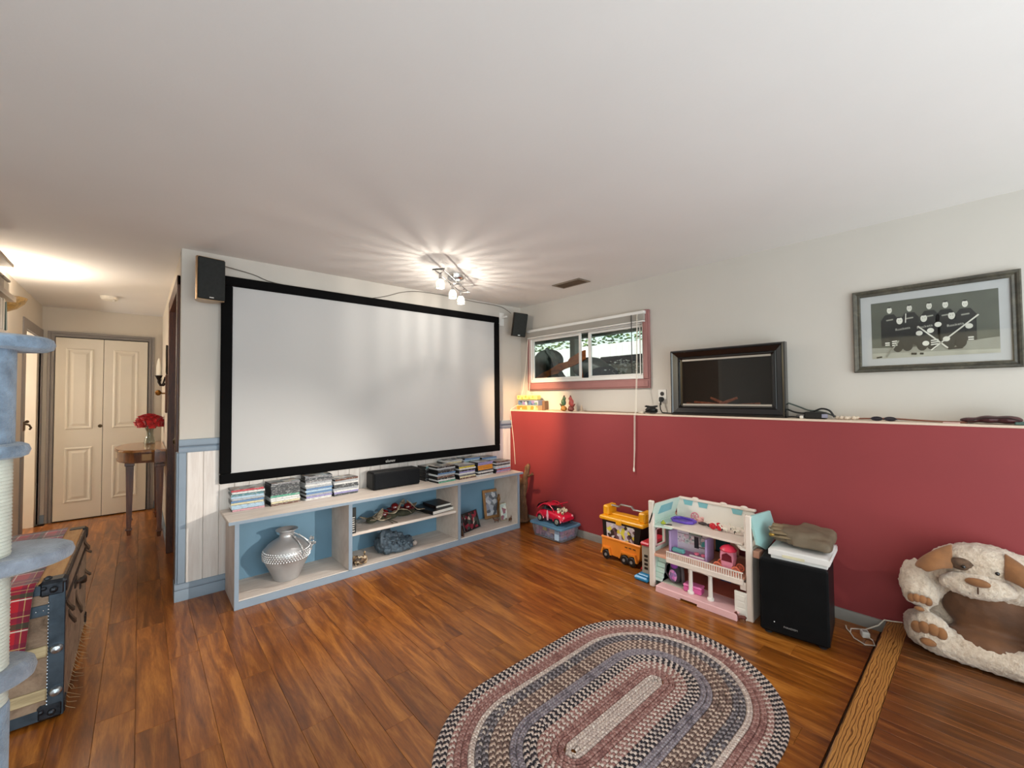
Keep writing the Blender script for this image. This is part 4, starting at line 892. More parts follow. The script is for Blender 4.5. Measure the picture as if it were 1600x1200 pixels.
m = MB(); m.ball((-3.745, 1.2, 1.985), (.016, .016, .022), 10, 8); ob('bulb', m, P('#f2e2c0', .4, var=0, name='frosted_bulb'), t)
# switch and hook on the side-room wall
m = MB(); m.box(-4.02, -3.955, 2.976, 2.9846, 1.17, 1.29, .003); t = thing('light_switch', 'cream light switch on the side room wall', 'switch', (-3.99, 2.985, 1.23)); ob('plate', m, P('#e8dcc4', .5, name='switch_plate'), t)
m = MB(); m.box(-3.995, -3.98, 2.968, 2.977, 1.215, 1.245, .002); ob('toggle', m, P('#f2ead8', .4, name='switch_toggle'), t)
m = MB(); m.box(-3.812, -3.80, 2.165, 2.215, 1.02, 1.10, .004); m.tube([(-3.80, 2.19, 1.08), (-3.775, 2.19, 1.07), (-3.765, 2.20, 1.045), (-3.775, 2.21, 1.03)], .008, 7); m.ball((-3.79, 2.2, 1.10), .014, 8, 6)
solo('coat_hook', m, P('#6b5138', .5, .3, var=.2, name='carved_hook'), 'small brown carved hook on the hallway door trim', 'hook', (-3.806, 2.19, 1.06))
# ------------------------------------------------------------------ window blind, drawn up
t = thing('window_blind', 'white venetian blind drawn up at the top of the window', 'blind', (.10, -.87, 1.95))
m = MB(); m.box(.105, .142, -1.585, -.165, 1.975, 2.002, .003); ob('headrail', m, M_vinyl, t)
for i in range(9):
    m = MB(); m.box(.102, .133, -1.58, -.17, 1.972-.0055*i-.0026, 1.972-.0055*i-.0004, .0004); ob('slat', m, P('#e2dcd2', .5, var=.02, name='blind_slat'), t)
m = MB(); m.box(.104, .134, -1.58, -.17, 1.908, 1.921, .003); ob('bottom_rail', m, M_vinyl, t)
m = MB(); m.cyl((.096, -1.47, 1.975), (.096, -1.47, 1.48), .0038, n=8); ob('tilt_wand', m, P('#3a3634', .4, var=0, name='dark_wand'), t)
m = MB(); m.tube([(.10, -1.52, 1.975), (.09, -1.515, 1.5), (.02, -1.545, 1.16), (-.012, -1.552, 1.13), (-.014, -1.548, .86), (-.013, -1.541, .695)], .0024, 6); m.tube([(.10, -1.528, 1.975), (.09, -1.523, 1.5), (.02, -1.553, 1.16), (-.014, -1.562, 1.13), (-.015, -1.556, .86), (-.013, -1.545, .695)], .0022, 6); m.lathe([(.003, .02), (.007, .012), (.008, -.012), (.003, -.018)], (-.014, -1.543, .685), 10)
ob('pull_cord', m, M_cord, t)
m = MB(); m.tube([(.10, -.19, 1.91), (.10, -.15, 1.6), (.10, -.10, 1.35), (.07, -.06, 1.20), (.0, -.012, 1.148), (-.010, -.016, 1.12), (-.012, -.045, .95), (-.012, -.07, .80), (-.012, -.09, .56)], .0028, 6); m.tube([(.10, -.215, 1.91), (.11, -.20, 1.45), (.11, -.19, 1.31)], .0028, 6); ob('lift_cord', m, M_cord, t)
# ------------------------------------------------------------------ ledge things
LZ = 1.141
def carton(label, y0, y1, z0, z1, x0, x1, mats, nm='small_box'):
    t = thing(nm, label, 'box', ((x0+x1)/2, (y0+y1)/2, z0)); m = MB(); m.box(x0, x1, y0, y1, z0, z1, .0015); ob('carton', m, mats[0], t)
    m = MB(); m.box(x0-.0008, x0, y0+.006, y1-.006, z0+.006, z1-.006); ob('printed_face', m, mats[1], t); return t
carton('cream and orange flat box on the ledge, lowest of the stack by the corner', -.385, -.055, LZ, LZ+.050, .045, .14, (P('#d8b98c', .6, name='cream_card'), patchwork('orange_print', ['#dcb27a', '#d88a3c', '#e2cda0', '#c97a34'], 16, .5)))
t = carton('blue and white picture box in the middle of the ledge stack', -.385, -.075, LZ+.0505, LZ+.105, .05, .145, (P('#8a93a8', .5, name='blue_card'), patchwork('blue_print', ['#5a7aa0', '#c8cdd2', '#3d4a5a', '#8d7aa8', '#a8b8c8', '#6a8a7a'], 22, .4)))
t = thing('toy_blocks', 'pale yellow sponge like block lying on top of the ledge stack', 'toy', (.09, -.21, LZ+.1055))
m = MB(); m.box(.055, .13, -.355, -.045, LZ+.106, LZ+.158, .010); ob('block', m, P('#e2d27c', .7, var=.15, vs=26, bs=.4, bsc=70, name='pale_yellow'), t)
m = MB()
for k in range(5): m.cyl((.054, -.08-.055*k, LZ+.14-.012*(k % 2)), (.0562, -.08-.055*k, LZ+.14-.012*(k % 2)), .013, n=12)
m.cur = 0; ob('dimples', m, P('#b8a650', .7, name='yellow_shadowed_dimple'), t)  # dimple shade put into the discs as a darker yellow
t = thing('storage_tin', 'small dark card box standing behind the ledge stack', 'box', (.13, -.40, LZ)); m = MB(); m.box(.105, .16, -.425, -.388, LZ, LZ+.098, .002); ob('carton', m, P('#7c6048', .7, name='brown_card'), t)
def bird(label, y, a, body, mats):
    t = thing('bird_figurine', label, 'figurine', (.075, y, LZ)); T = Vector((.075, y, LZ)); s = a
    blob('base', [(T+Vector((0, 0, .018)), (.03, .034, .018)), (T+Vector((0, .018, .03)), (.016, .016, .016)), (T+Vector((0, -.018, .03)), (.016, .016, .018)), (T+Vector((-.01, 0, .038)), (.018, .02, .018))], mats[0], .006, t, disp=.012, dsz=.018)
    blob('body', [(T+Vector((0, -.004*s, .085)), (.026, .024, .034), RX(18*s)), (T+Vector((0, .006*s, .122)), (.018, .018, .020)), (T+Vector((0, -.020*s, .060)), (.012, .010, .022), RX(30*s))], mats[1], .005, t)
    m = MB(); m.cyl(T+Vector((-.004, .016*s, .124)), T+Vector((-.006, .032*s, .117)), .006, .0006, 8); b = ob('beak', m, P('#4a3420', .4, name='beak_brown'), t)
    m = MB(); m.ball(T+Vector((0, .004*s, .143)), (.006, .010, .013), 8, 6, RX(-20*s)); ob('crest', m, mats[2], t)
    m = MB(); m.bx(T+Vector((0, -.036*s, .052)), (.012, .010, .05), .003, RX(35*s)); ob('tail', m, mats[2], t)
    return t
M_amb = P('#a8742c', .5, var=.35, vs=40, name='amber_base'); M_rosew = P('#7c3a32', .5, var=.35, vs=40, name='rose_base')
bird('green parrot figurine on an amber base on the ledge', -.715, -1, None, (M_amb, P('#4c6e4a', .4, var=.2, vs=30, name='parrot_green'), P('#5a4630', .5, name='parrot_brown')))
bird('red parrot figurine facing the green one on the ledge', -.805, 1, None, (M_rosew, P('#b04a44', .4, var=.2, vs=30, name='parrot_red'), P('#7a3430', .5, name='parrot_dark_red')))
m = MB(); m.lathe([(.018, 0), (.016, .01), (.007, .05), (.003, .058), (0, .06)], (.12, -.90, LZ), 14); solo('paper_cone', m, P('#b8a48e', .7, name='cone_grey'), 'small grey cone beside the red parrot figurine', 'ornament', (.12, -.90, LZ))
wire('thin_cable', [(.12, -.42, LZ+.004), (.14, -.52, LZ+.004), (.11, -.60, LZ+.006), (.14, -.68, LZ+.004)], .0035, P('#b09878', .7, name='tan_cable'), 'thin tan cable between the boxes and the parrots on the ledge')
wire('thin_cable', [(.13, -.92, LZ+.004), (.10, -1.05, LZ+.004), (.14, -1.2, LZ+.005), (.11, -1.36, LZ+.004), (.13, -1.5, LZ+.004)], .004, P('#8a7a68', .7, name='grey_tan_cable'), 'thin grey cable along the ledge below the window')
# coiled black cable, plug
t = thing('cable_coil', 'bundle of coiled black cable on the ledge left of the outlet', 'cable', (.06, -1.66, LZ)); m = MB(); random.seed(3)
pts = [(.06+.028*math.cos(k*.55)+random.uniform(-.006, .006), -1.665+.046*math.sin(k*.55)+random.uniform(-.005, .005), LZ+.036+.026*math.sin(k*.37)) for k in range(70)]
m.tube(pts, .006, 6); m.ball((.06, -1.665, LZ+.034), (.025, .04, .03), 10, 7); ob('coil', m, M_cable, t)
m = MB(); m.box(.045, .085, -1.60, -1.565, LZ, LZ+.018, .004); ob('tag', m, P('#d8cfc0', .6, name='tag_white'), t)
t = thing('power_plug', 'black plug in the lower socket with its cord falling to the ledge', 'plug', (.155, -1.706, 1.258))
m = MB(); m.box(.128, .1575, -1.722, -1.690, 1.236, 1.276, .007); ob('plug_body', m, M_cable, t)
m = MB(); m.tube([(.135, -1.706, 1.24), (.125, -1.706, 1.21), (.12, -1.712, 1.175), (.115, -1.73, 1.15), (.12, -1.78, 1.146), (.125, -1.86, 1.146)], .0048, 7); m.lathe([(.0075, 0), (.005, -.03)], (.135, -1.706, 1.24), 8); ob('cord', m, M_cable, t)
# ------------------------------------------------------------------ electric fireplace with wide black frame
t = thing('electric_fireplace', 'electric fireplace with glossy black frame standing on the ledge', 'fireplace', (.08, -2.235, LZ))
fy0, fy1, fz0, fz1, fx = -2.618, -1.846, LZ+.0005, 1.631, .034
M_gloss = P('#0e0f11', .16, var=.05, coat=.5, name='gloss_black')
def molding(y0, y1, z0, z1, w, x, prof, mats, parent, nm):
    """mitred frame of four bars facing -x; prof = [(inset 0..1, height)]"""
    C_ = [(y0, z0), (y1, z0), (y1, z1), (y0, z1)]; S_ = [(1, 1), (-1, 1), (-1, -1), (1, -1)]; out = []
    for k in range(4):
        a, b = k, (k+1) % 4; m = MB(); vs = []
        for (c_, s_) in ((C_[a], S_[a]), (C_[b], S_[b])):
            for i, h in prof: vs.append((x-h, c_[0]+s_[0]*i*w, c_[1]+s_[1]*i*w))
        n_ = len(prof); fs = [(i, i+1, n_+i+1, n_+i) for i in range(n_-1)]+[(n_-1, 0, n_, 2*n_-1)]
        m.add(vs, fs); out.append(ob(nm[k % 2], m, mats, parent, ang=20))
    return out
molding(fy0, fy1, fz0, fz1, .085, fx+.055, [(0, 0), (0, .045), (.06, .058), (.16, .060), (.24, .052), (.62, .038), (.68, .044), (.74, .044), (.80, .030), (1, .024), (1, 0)], M_gloss, t, ('frame_rail', 'frame_stile'))
m = MB(); m.box(fx+.05, .160, fy0+.03, fy1-.03, fz0+.03, fz1-.03, .004); ob('housing', m, M_blackm, t)
gy0, gy1, gz0, gz1 = fy0+.075, fy1-.075, fz0+.066, fz1-.068
m = MB(); m.box(fx+.0485, fx+.0499, gy0, gy1, gz0, gz1); ob('fire_bed', m, P('#17110e', .7, var=.3, vs=12, name='firebox_black'), t)
m = MB()
for k, (yy, zz, l, a, r) in enumerate(((-2.12, .085, .22, 6, .012), (-2.24, .098, .16, -22, .012), (-2.20, .098, .15, 24, .011), (-2.36, .078, .2, -5, .012), (-2.05, .070, .2, 10, .010), (-2.42, .066, .18, 8, .010), (-2.25, .06, .4, 1, .010))):
    c_ = Vector((fx+.044, yy, fz0+zz)); d_ = Vector((0, math.cos(math.radians(a)), math.sin(math.radians(a))))*l/2; m.tube([c_-d_, c_, c_+d_], [r*.7, r, r*.75], 7)
ob('logs', m, wood('ember_logs', ['#8a4a34', '#d08060', '#f0b898'], (20, 20, 20), .8, 0, 2, False), t)
m = MB(); m.box(fx+.028, fx+.030, gy0, gy1, gz0, gz1); ob('glass_front', m, glassy('smoked_glass', '#d6cec8', .03, .0), t)
for z in (gz0+.004, gz1-.018):
    m = MB(); m.box(fx+.023, fx+.028, gy0+.01, gy1-.01, z, z+.014, .001); ob('chrome_strip', m, P('#c8c0b4', .35, .6, name='satin_strip'), t)
# cables and adapters right of it
random.seed(8)
wire('black_cable', [(.10, -2.60, LZ+.10), (.11, -2.66, LZ+.075), (.11, -2.72, LZ+.05), (.12, -2.76, LZ+.045), (.12, -2.82, LZ+.03), (.12, -2.86, LZ+.012)], .005, P('#4c554f', .6, name='grey_green_cable'), 'grey cable sloping from the fireplace to the ledge', n=7)
wire('black_cable', [(.06, -2.62, LZ+.055), (.06, -2.66, LZ+.038), (.06, -2.71, LZ+.032), (.06, -2.76, LZ+.045), (.06, -2.80, LZ+.062), (.06, -2.84, LZ+.050), (.06, -2.862, LZ+.012)], .0055, M_cable, 'black cable arching over the adapter beside the fireplace', n=7)
wire('black_cable', [(.04, -2.62, LZ+.008), (.035, -2.66, LZ+.010), (.03, -2.70, LZ+.006), (.05, -2.72, LZ+.02)], .005, M_cable, 'short black cable lying at the foot of the fireplace', n=7)
t = thing('power_adapter', 'black power adapter with pale label on the ledge by the fireplace', 'adapter', (.06, -2.775, LZ)); m = MB(); m.box(.035, .085, -2.825, -2.715, LZ, LZ+.042, .006); ob('case', m, M_cable, t); m = MB(); m.box(.0342, .035, -2.835, -2.805, LZ+.008, LZ+.03); ob('label', m, P('#8b8a9c', .6, name='label_grey'), t)
m = MB(); m.box(.02, .05, -2.712, -2.694, LZ, LZ+.018, .003); solo('plug_cube', m, P('#e6ded2', .5, name='white_plug'), 'tiny white plug on the ledge edge by the fireplace', 'plug', (.035, -2.703, LZ))
t = thing('grey_adapter', 'flat grey adapter lying behind the cables by the fireplace', 'adapter', (.12, -2.69, LZ)); m = MB(); m.box(.10, .15, -2.725, -2.655, LZ, LZ+.022, .006); ob('case', m, P('#8d8684', .6, name='adapter_grey'), t)
m = MB()
for k in range(9): m.ball((.05+random.uniform(0, .08), -2.875-.011*k, LZ+.010), (.012, .012, .010), 7, 5)
o = solo('crumpled_tissue', m, P('#e0cfbb', .9, bs=.5, bsc=80, name='tissue'), 'crumpled pale tissue on the ledge right of the adapter', 'tissue', (.09, -2.92, LZ))
wire('flat_cable', [(.10, -2.95, LZ+.006), (.09, -3.05, LZ+.010), (.08, -3.12, LZ+.012), (.06, -3.22, LZ+.008), (.05, -3.31, LZ+.005), (.05, -3.40, LZ+.006)], .005, P('#8a5a48', .6, name='red_brown_cable'), 'red brown cable along the ledge below the hockey picture')
t = thing('reading_glasses', 'dark folded sunglasses lying on the ledge below the hockey picture', 'glasses', (.04, -3.08, LZ)); m = MB()
for s_ in (-1, 1):
    m.tube([(.035+.003*math.cos(a), -3.085+.028*s_+.024*math.cos(a), LZ+.012+.010*math.sin(a)) for a in [k*.55 for k in range(12)]], .0025, 6, closed=True); m.ball((.037, -3.085+.028*s_, LZ+.012), (.002, .022, .009), 10, 6)
m.tube([(.034, -3.03, LZ+.012), (.07, -3.03, LZ+.008), (.08, -3.09, LZ+.006)], .0022, 6); m.tube([(.034, -3.14, LZ+.012), (.066, -3.14, LZ+.008), (.074, -3.08, LZ+.006)], .0022, 6); ob('frame', m, P('#2a2630', .3, name='tinted_plastic'), t)
m = MB(); m.box(.012, .06, -3.375, -3.315, LZ, LZ+.004, .0005); solo('paper_card', m, P('#eac8c2', .7, name='pale_card'), 'small pale card on the ledge edge left of the dark pouch', 'card', (.035, -3.345, LZ))
t = thing('zip_pouch', 'dark red brown zip pouch at the right end of the ledge', 'pouch', (.07, -3.5, LZ))
blob('body', [((.07, -3.47, LZ+.022), (.05, .045, .019)), ((.07, -3.53, LZ+.022), (.05, .05, .02)), ((.07, -3.41, LZ+.016), (.04, .04, .014))], P('#4a2226', .45, var=.2, vs=20, name='maroon_leather'), .007, t)
m = MB(); m.tube([(.02, -3.40, LZ+.012), (.02, -3.45, LZ+.030), (.02, -3.53, LZ+.034), (.025, -3.565, LZ+.022)], .003, 6); ob('zip', m, P('#2c1a18', .4, name='zip_dark'), t)
m = MB(); m.box(.03, .12, -3.62, -3.55, LZ, LZ+.014, .003); solo('green_case', m, P('#4c6a64', .5, name='green_plastic'), 'flat grey green case half behind the dark pouch on the ledge', 'case', (.07, -3.585, LZ))
# ------------------------------------------------------------------ framed hockey team photograph
t = thing('hockey_picture', 'framed black and white hockey team photograph on the right wall', 'picture', (.166, -3.27, 1.65))
py0, py1, pz0, pz1 = -3.592, -2.948, 1.416, 1.893
M_pewter = wood('pewter_frame', ['#2f2d27', '#4a473d', '#635e4e'], (6, 6, 6), .32, .3, 2, False)
molding(py0, py1, pz0, pz1, .036, .166, [(0, 0), (0, .022), (.15, .028), (.4, .026), (.6, .018), (.85, .020), (1, .014), (1, 0)], M_pewter, t, ('frame_rail', 'frame_stile'))
m = MB(); m.box(.158, .164, py0+.03, py1-.03, pz0+.03, pz1-.03); ob('mat_board', m, P('#b2b4b3', .6, var=.02, name='grey_mat'), t)
qy0, qy1, qz0, qz1 = -3.518, -3.030, 1.492, 1.815; PX = .1575
greys = ['#53564b', '#8d8e82', '#d0d0c4', '#121310', '#1d1e1a', '#a6a698']
m = MB()
lay = [0]
def uvp(u, v): return (PX-.0004*lay[0], qy1+(qy0-qy1)*u, qz0+(qz1-qz0)*v)
def poly(c, pts, up=0):
    m.cur = c; lay[0] = up; m.add([uvp(u, v) for u, v in pts], [tuple(range(len(pts)))])
def oval(c, u, v, ru, rv, up, n=14): poly(c, [(u+ru*math.cos(-2*math.pi*k/n), v+rv*math.sin(-2*math.pi*k/n)) for k in range(n)], up)
def stroke(c, u0, v0, u1, v1, w, up):
    du, dv = (u1-u0)*1.5, v1-v0; L = math.hypot(du, dv); a, b = -dv/L*w/1.5, du/L*w; poly(c, [(u0+a, v0+b), (u1+a, v1+b), (u1-a, v1-b), (u0-a, v0-b)], up)
poly(0, [(0, 0), (0, 1), (1, 1), (1, 0)]); poly(1, [(0, 0), (0, .2), (.3, .17), (.6, .19), (1, .25), (1, 0)], 1); poly(5, [(0, 0), (0, .10), (1, .06), (1, 0)], 2)
def shoulders(u, v0, v1, w, c, up): poly(c, [(u-w, v0), (u-w, v1-.10), (u-w*.5, v1), (u+w*.5, v1), (u+w, v1-.10), (u+w, v0)], up)
for u, v in ((.165, .86), (.335, .86), (.495, .86), (.62, .85), (.765, .83)):       # back row
    shoulders(u, .22, v-.09, .078, 4, 3); oval(2, u, v-.015, .022, .058, 5); oval(3, u, v+.036, .017, .012, 6); stroke(1, u-.03, v-.19, u+.03, v-.18, .012, 5); oval(3, u-.008, v-.02, .003, .006, 6, 6); oval(3, u+.008, v-.02, .003, .006, 6, 6)
for u in (.14, .8): stroke(2, u-.02, .27, u+.02, .27, .012, 7); stroke(2, u-.02, .235, u+.02, .235, .010, 7)
for u in (.26, .46, .675):                                                            # front row, kneeling
    shoulders(u, .20, .585, .095, 3, 8); oval(3, u-.03, .20, .045, .10, 9); oval(3, u+.05, .20, .045, .09, 9); oval(2, u-.01, .645, .027, .062, 10); oval(3, u-.012, .702, .020, .012, 11); oval(3, u-.018, .65, .003, .007, 11, 6); oval(3, u+.0, .65, .003, .007, 11, 6)
for u, v in ((.41, .40), (.50, .43), (.62, .27), (.79, .45), (.46, .22), (.56, .52)): oval(2, u, v, .028, .042, 12)
for k in range(3): stroke(2, .18, .29-.035*k, .225, .295-.035*k, .010, 12)
for k in range(3): stroke(2, .50, .26-.035*k, .56, .27-.035*k, .010, 12)
stroke(2, .86, .62, .50, .10, .010, 13); stroke(2, .40, .52, .63, .12, .010, 13); stroke(1, .24, .30, .13, .02, .010, 13); stroke(3, .34, .06, .385, .055, .018, 13); stroke(3, .41, .055, .44, .05, .016, 13); stroke(3, .63, .11, .74, .115, .016, 13); stroke(2, .30, .60, .305, .76, .006, 13); stroke(3, .04, .02, .09, .03, .012, 13)
ob('photograph', m, [P(g, .6, var=.10, vs=14, name='photo_tone_'+g[1:]) for g in greys], t, smooth=False)
for u, v in ((.275, .50), (.455, .505), (.69, .49)):
    lay[0] = 14; q = uvp(u, v); text_mesh('jersey_lettering', 'Rockets', .019, frame_mat((0, -1, .12), (0, .12, 1), (-1, 0, 0), (q[0]-.0004, q[1], q[2])), P('#b4b4a8', .6, name='lettering_grey'), t, .0001)
m = MB(); m.box(.1472, .148, py0+.03, py1-.03, pz0+.03, pz1-.03); ob('glass', m, glassy('picture_glass', '#ffffff', -.01, .03), t)
# ------------------------------------------------------------------ driftwood
t = thing('driftwood', 'upright weathered driftwood branch between cabinet and red wall', 'driftwood', (-.10, -.30, 0))
M_drift = wood('driftwood_grain', ['#3c2819', '#6b4c32', '#94714f'], (9, 9, 1.2), .8, 0, 3, False, .3)
blob('trunk', [('t', [(-.07, -.28, .005), (-.075, -.28, .12), (-.10, -.29, .26), (-.085, -.30, .38), (-.09, -.335, .47), (-.075, -.35, .57), (-.07, -.365, .60)], [.055, .045, .036, .040, .032, .028, .018]), ('t', [(-.09, -.30, .30), (-.11, -.27, .40), (-.10, -.26, .47)], [.026, .022, .010]), ((-.07, -.28, .02), (.075, .07, .02)), ('t', [(-.06, -.27, .05), (-.03, -.22, .015)], [.035, .02])], M_drift, .009, t, disp=.022, dsz=.05, smooth=2)
m = MB(); m.tube([(-.085, -.345, .475), (-.10, -.39, .485), (-.105, -.43, .505), (-.11, -.465, .515)], [.012, .010, .011, .006], 8); m.tube([(-.105, -.43, .503), (-.10, -.44, .53)], [.007, .004], 6); ob('branch', m, M_drift, t)
# ------------------------------------------------------------------ storage bin and toy car
t = thing('storage_bin', 'clear storage bin with blue lid holding pink toys by the red wall', 'bin', (-.15, -.79, 0))
m = MB(); bx0, bx1, by0, by1 = -.287, -.022, -.985, -.600
def tub(m, z0, z1, ins, r=.03, t0=0):
    def ring(x0, x1, y0, y1, z):
        q = []
        for cx_, cy_, a0 in ((x1-r, y1-r, 0), (x0+r, y1-r, 90), (x0+r, y0+r, 180), (x1-r, y0+r, 270)):
            for k in range(4): a = math.radians(a0+30*k); q.append((cx_+r*math.cos(a), cy_+r*math.sin(a), z))
        return q
    a = ring(bx0+ins, bx1-ins, by0+ins, by1-ins, z0); b = ring(bx0+t0, bx1-t0, by0+t0, by1-t0, z1); n_ = len(a)
    m.add(a+b, [tuple(range(n_))[::-1]]+[(i, (i+1) % n_, n_+(i+1) % n_, n_+i) for i in range(n_)])
    return ring
rg = tub(m, .003, .118, .020); ob('tub', m, glassy('clear_plastic', '#dfe6ee', .06, .15, .22, '#c6cfdc'), t)
random.seed(21); cs = ['#d07a9a', '#c4588a', '#b88ab8', '#d88a9a', '#a05a8a', '#d8a0b0', '#b86a94', '#cf9ab8']
M_toys = patchwork('packed_toys', ['#c8748f', '#b26a98', '#8d86ac', '#d8a5ae', '#7d4f78', '#cc8aa0', '#9a95b8'], 18, .5)
m = MB()
for yy in range(7):
    for xx in range(4):
        for zz in range(2):
            m.bx((bx0+.055+xx*.052, by0+.055+yy*.046, .034+zz*.045), (.046, .044, .042), .006, RZ(random.uniform(-30, 30)) @ RX(random.uniform(-20, 20)))
o = ob('packed_toys', m, M_toys, t); o['kind'] = 'stuff'
m = MB(); m.box(bx0+.008, bx0+.014, -.95, -.90, .02, .10); ob('paper_sheet', m, P('#b8d0e6', .6, name='pale_blue_paper'), t)
m = MB(); m.box(bx0+.008, bx0+.014, -.90, -.84, .07, .105); ob('paper_sheet', m, P('#e0a890', .6, name='peach_paper'), t)
m = MB(); m.box(bx0+.008, bx0+.016, -.80, -.755, .075, .112); ob('yellow_piece', m, P('#e0b84c', .5, name='yellow_toy'), t)
m = MB()
def lidring(e, z, r=.03):
    x0, x1, y0, y1 = bx0-.010+e, bx1+.010-e, by0-.010+e, by1+.010-e; q = []
    for cx_, cy_, a0 in ((x1-r, y1-r, 0), (x0+r, y1-r, 90), (x0+r, y0+r, 180), (x1-r, y0+r, 270)):
        for k in range(4): a = math.radians(a0+30*k); q.append((cx_+r*math.cos(a), cy_+r*math.sin(a), z))
    return q
rr = [lidring(0, .113), lidring(0, .126), lidring(.004, .130), lidring(.020, .130), lidring(.026, .125), lidring(.05, .125), lidring(.056, .128)]; n_ = 16; vs = sum(rr, [])
m.add(vs, [(k*n_+i, k*n_+(i+1) % n_, (k+1)*n_+(i+1) % n_, (k+1)*n_+i) for k in range(len(rr)-1) for i in range(n_)]+[tuple((len(rr)-1)*n_+i for i in range(n_)), tuple(range(n_))[::-1]])
ob('lid', m, P('#55809c', .35, var=.06, name='translucent_blue_lid'), t, ang=25)
# toy car (rounded coupe) facing -y
cz = .1285; t = thing('toy_car', 'red toy coupe with open bonnet standing on the storage bin', 'toy car', (-.150, -.785, cz))
M_carred = P('#d01236', .22, var=.04, coat=.6, name='toy_red'); M_tire = P('#15161a', .7, name='tyre_black'); M_hub = P('#a8a89c', .35, .5, name='hub_silver')
def carx(s, w): return -.150+s*w
secs = [(-.170, .045, .070, .075), (-.160, .032, .085, .083), (-.12, .028, .102, .088), (-.075, .028, .112, .090), (-.03, .028, .116, .090), (.02, .028, .118, .090), (.07, .028, .116, .090), (.12, .030, .104, .087), (.158, .036, .085, .078), (.170, .048, .066, .066)]
m = MB(); vs = []; n_ = 14
for (d, z0, z1, w_) in secs:       # d>0 towards the rear (+y)
    for k in range(n_):
        a = 2*math.pi*k/n_; ca, sa = math.cos(a), math.sin(a); vs.append((-.150+w_*math.copysign(abs(ca)**.6, ca), -.785+d, cz+(z0+z1)/2+(z1-z0)/2*math.copysign(abs(sa)**.7, sa)))
K = len(secs); m.add(vs, [(i*n_+j, i*n_+(j+1) % n_, (i+1)*n_+(j+1) % n_, (i+1)*n_+j) for i in range(K-1) for j in range(n_)]+[tuple(range(n_)), tuple((K-1)*n_+j for j in range(n_))[::-1]])
ob('body', m, M_carred, t, ang=60)
for yy in (-.105, .105):
    for s_ in (-1, 1):
        xw = -.150+s_*.078; m = MB(); m.lathe([(.0, -.014), (.026, -.014), (.034, -.009), (.034, .009), (.026, .014), (0, .014)], (0, 0, 0), 20); wq = ob('wheel', m, M_tire, t, world=False); wq.rotation_euler = (0, math.radians(90), 0); wq.location = (s_*.078, yy, .0345)
        m = MB(); m.cyl((0, 0, s_*.0125), (0, 0, s_*.0165), .022, .018, 14); hb = ob('hubcap', m, M_hub, wq, world=False)
        m = MB(); m.tube([(-.150+s_*.085, -.785+yy+.044*math.cos(a), cz+.034+.046*math.sin(a)) for a in [math.pi*k/10 for k in range(11)]], .007, 6); ob('fender', m, M_carred, t)
m = MB(); arc = [(-.06+.205*k/12, .112+.056*math.sin(math.pi*k/12)**.75) for k in range(13)]        # roof shell, side pillars
for s_ in (-1, 1): m.tube([(-.150+s_*(.074-.16*max(0, z-.11)), -.785+d, cz+z) for d, z in arc], .0055, 7)
ob('roof_rail', m, M_carred, t)
m = MB(); m.grid(lambda u, v: (-.150+(u-.5)*.125, -.785+.005+.125*v, cz+.1655-.010*abs(2*v-.8)**2-.006*(2*u-1)**2), 6, 8); o = ob('roof', m, M_carred, t); o.modifiers.new('thickness', 'SOLIDIFY').thickness = .004
m = MB(); m.grid(lambda u, v: (-.150+(u-.5)*.125, -.785+.13+.045*v, cz+.160-.048*v**1.4), 6, 5); o = ob('rear_window', m, P('#1c1a20', .15, coat=.4, name='dark_toy_glass'), t); o.modifiers.new('thickness', 'SOLIDIFY').thickness = .002
m = MB(); m.box(-.215, -.085, -.82, -.68, cz+.112, cz+.122, .004); m.bx((-.19, -.71, cz+.128), (.035, .03, .04), .008); m.bx((-.11, -.71, cz+.128), (.035, .03, .04), .008); m.tube([(-.19+.018*math.cos(a), -.80, cz+.128+.018*math.sin(a)) for a in [k*.6 for k in range(10)]], .003, 5, closed=True); ob('interior', m, P('#2c2a30', .6, name='toy_interior'), t)
m = MB(); m.prism([(-.006, .03), (.012, .03), (.018, .07), (.012, .115), (.002, .125), (-.008, .08)], lambda a, b: (-.2415, -.785+a, cz+b), lambda a, b: (-.2405, -.785+a, cz+b)); ob('door_decal', m, P('#e8b8c4', .4, name='pale_decal'), t)
m = MB(); m.bx((-.145, -.845, cz+.175), (.13, .09, .006), .003, RX(-14)); ob('bonnet', m, M_carred, t)
m = MB()
for k in range(22): m.ball((-.15+random.uniform(-.05, .05), -.885+random.uniform(-.04, .03), cz+.112+random.uniform(-.004, .025)), random.uniform(.008, .016), 7, 5)
ob('stuffing', m, patchwork('spotted_plush', ['#d8cbb0', '#e6dcc6', '#cbb78e', '#4a3a30', '#e0d4bc'], 60, .8), t)
for s_ in (-1, 1):
    m = MB(); m.ball((-.150+s_*.058, -.785-.163, cz+.075), (.012, .008, .012), 10, 8); ob('headlight', m, P('#f0a0a8', .2, name='headlight_pink'), t)
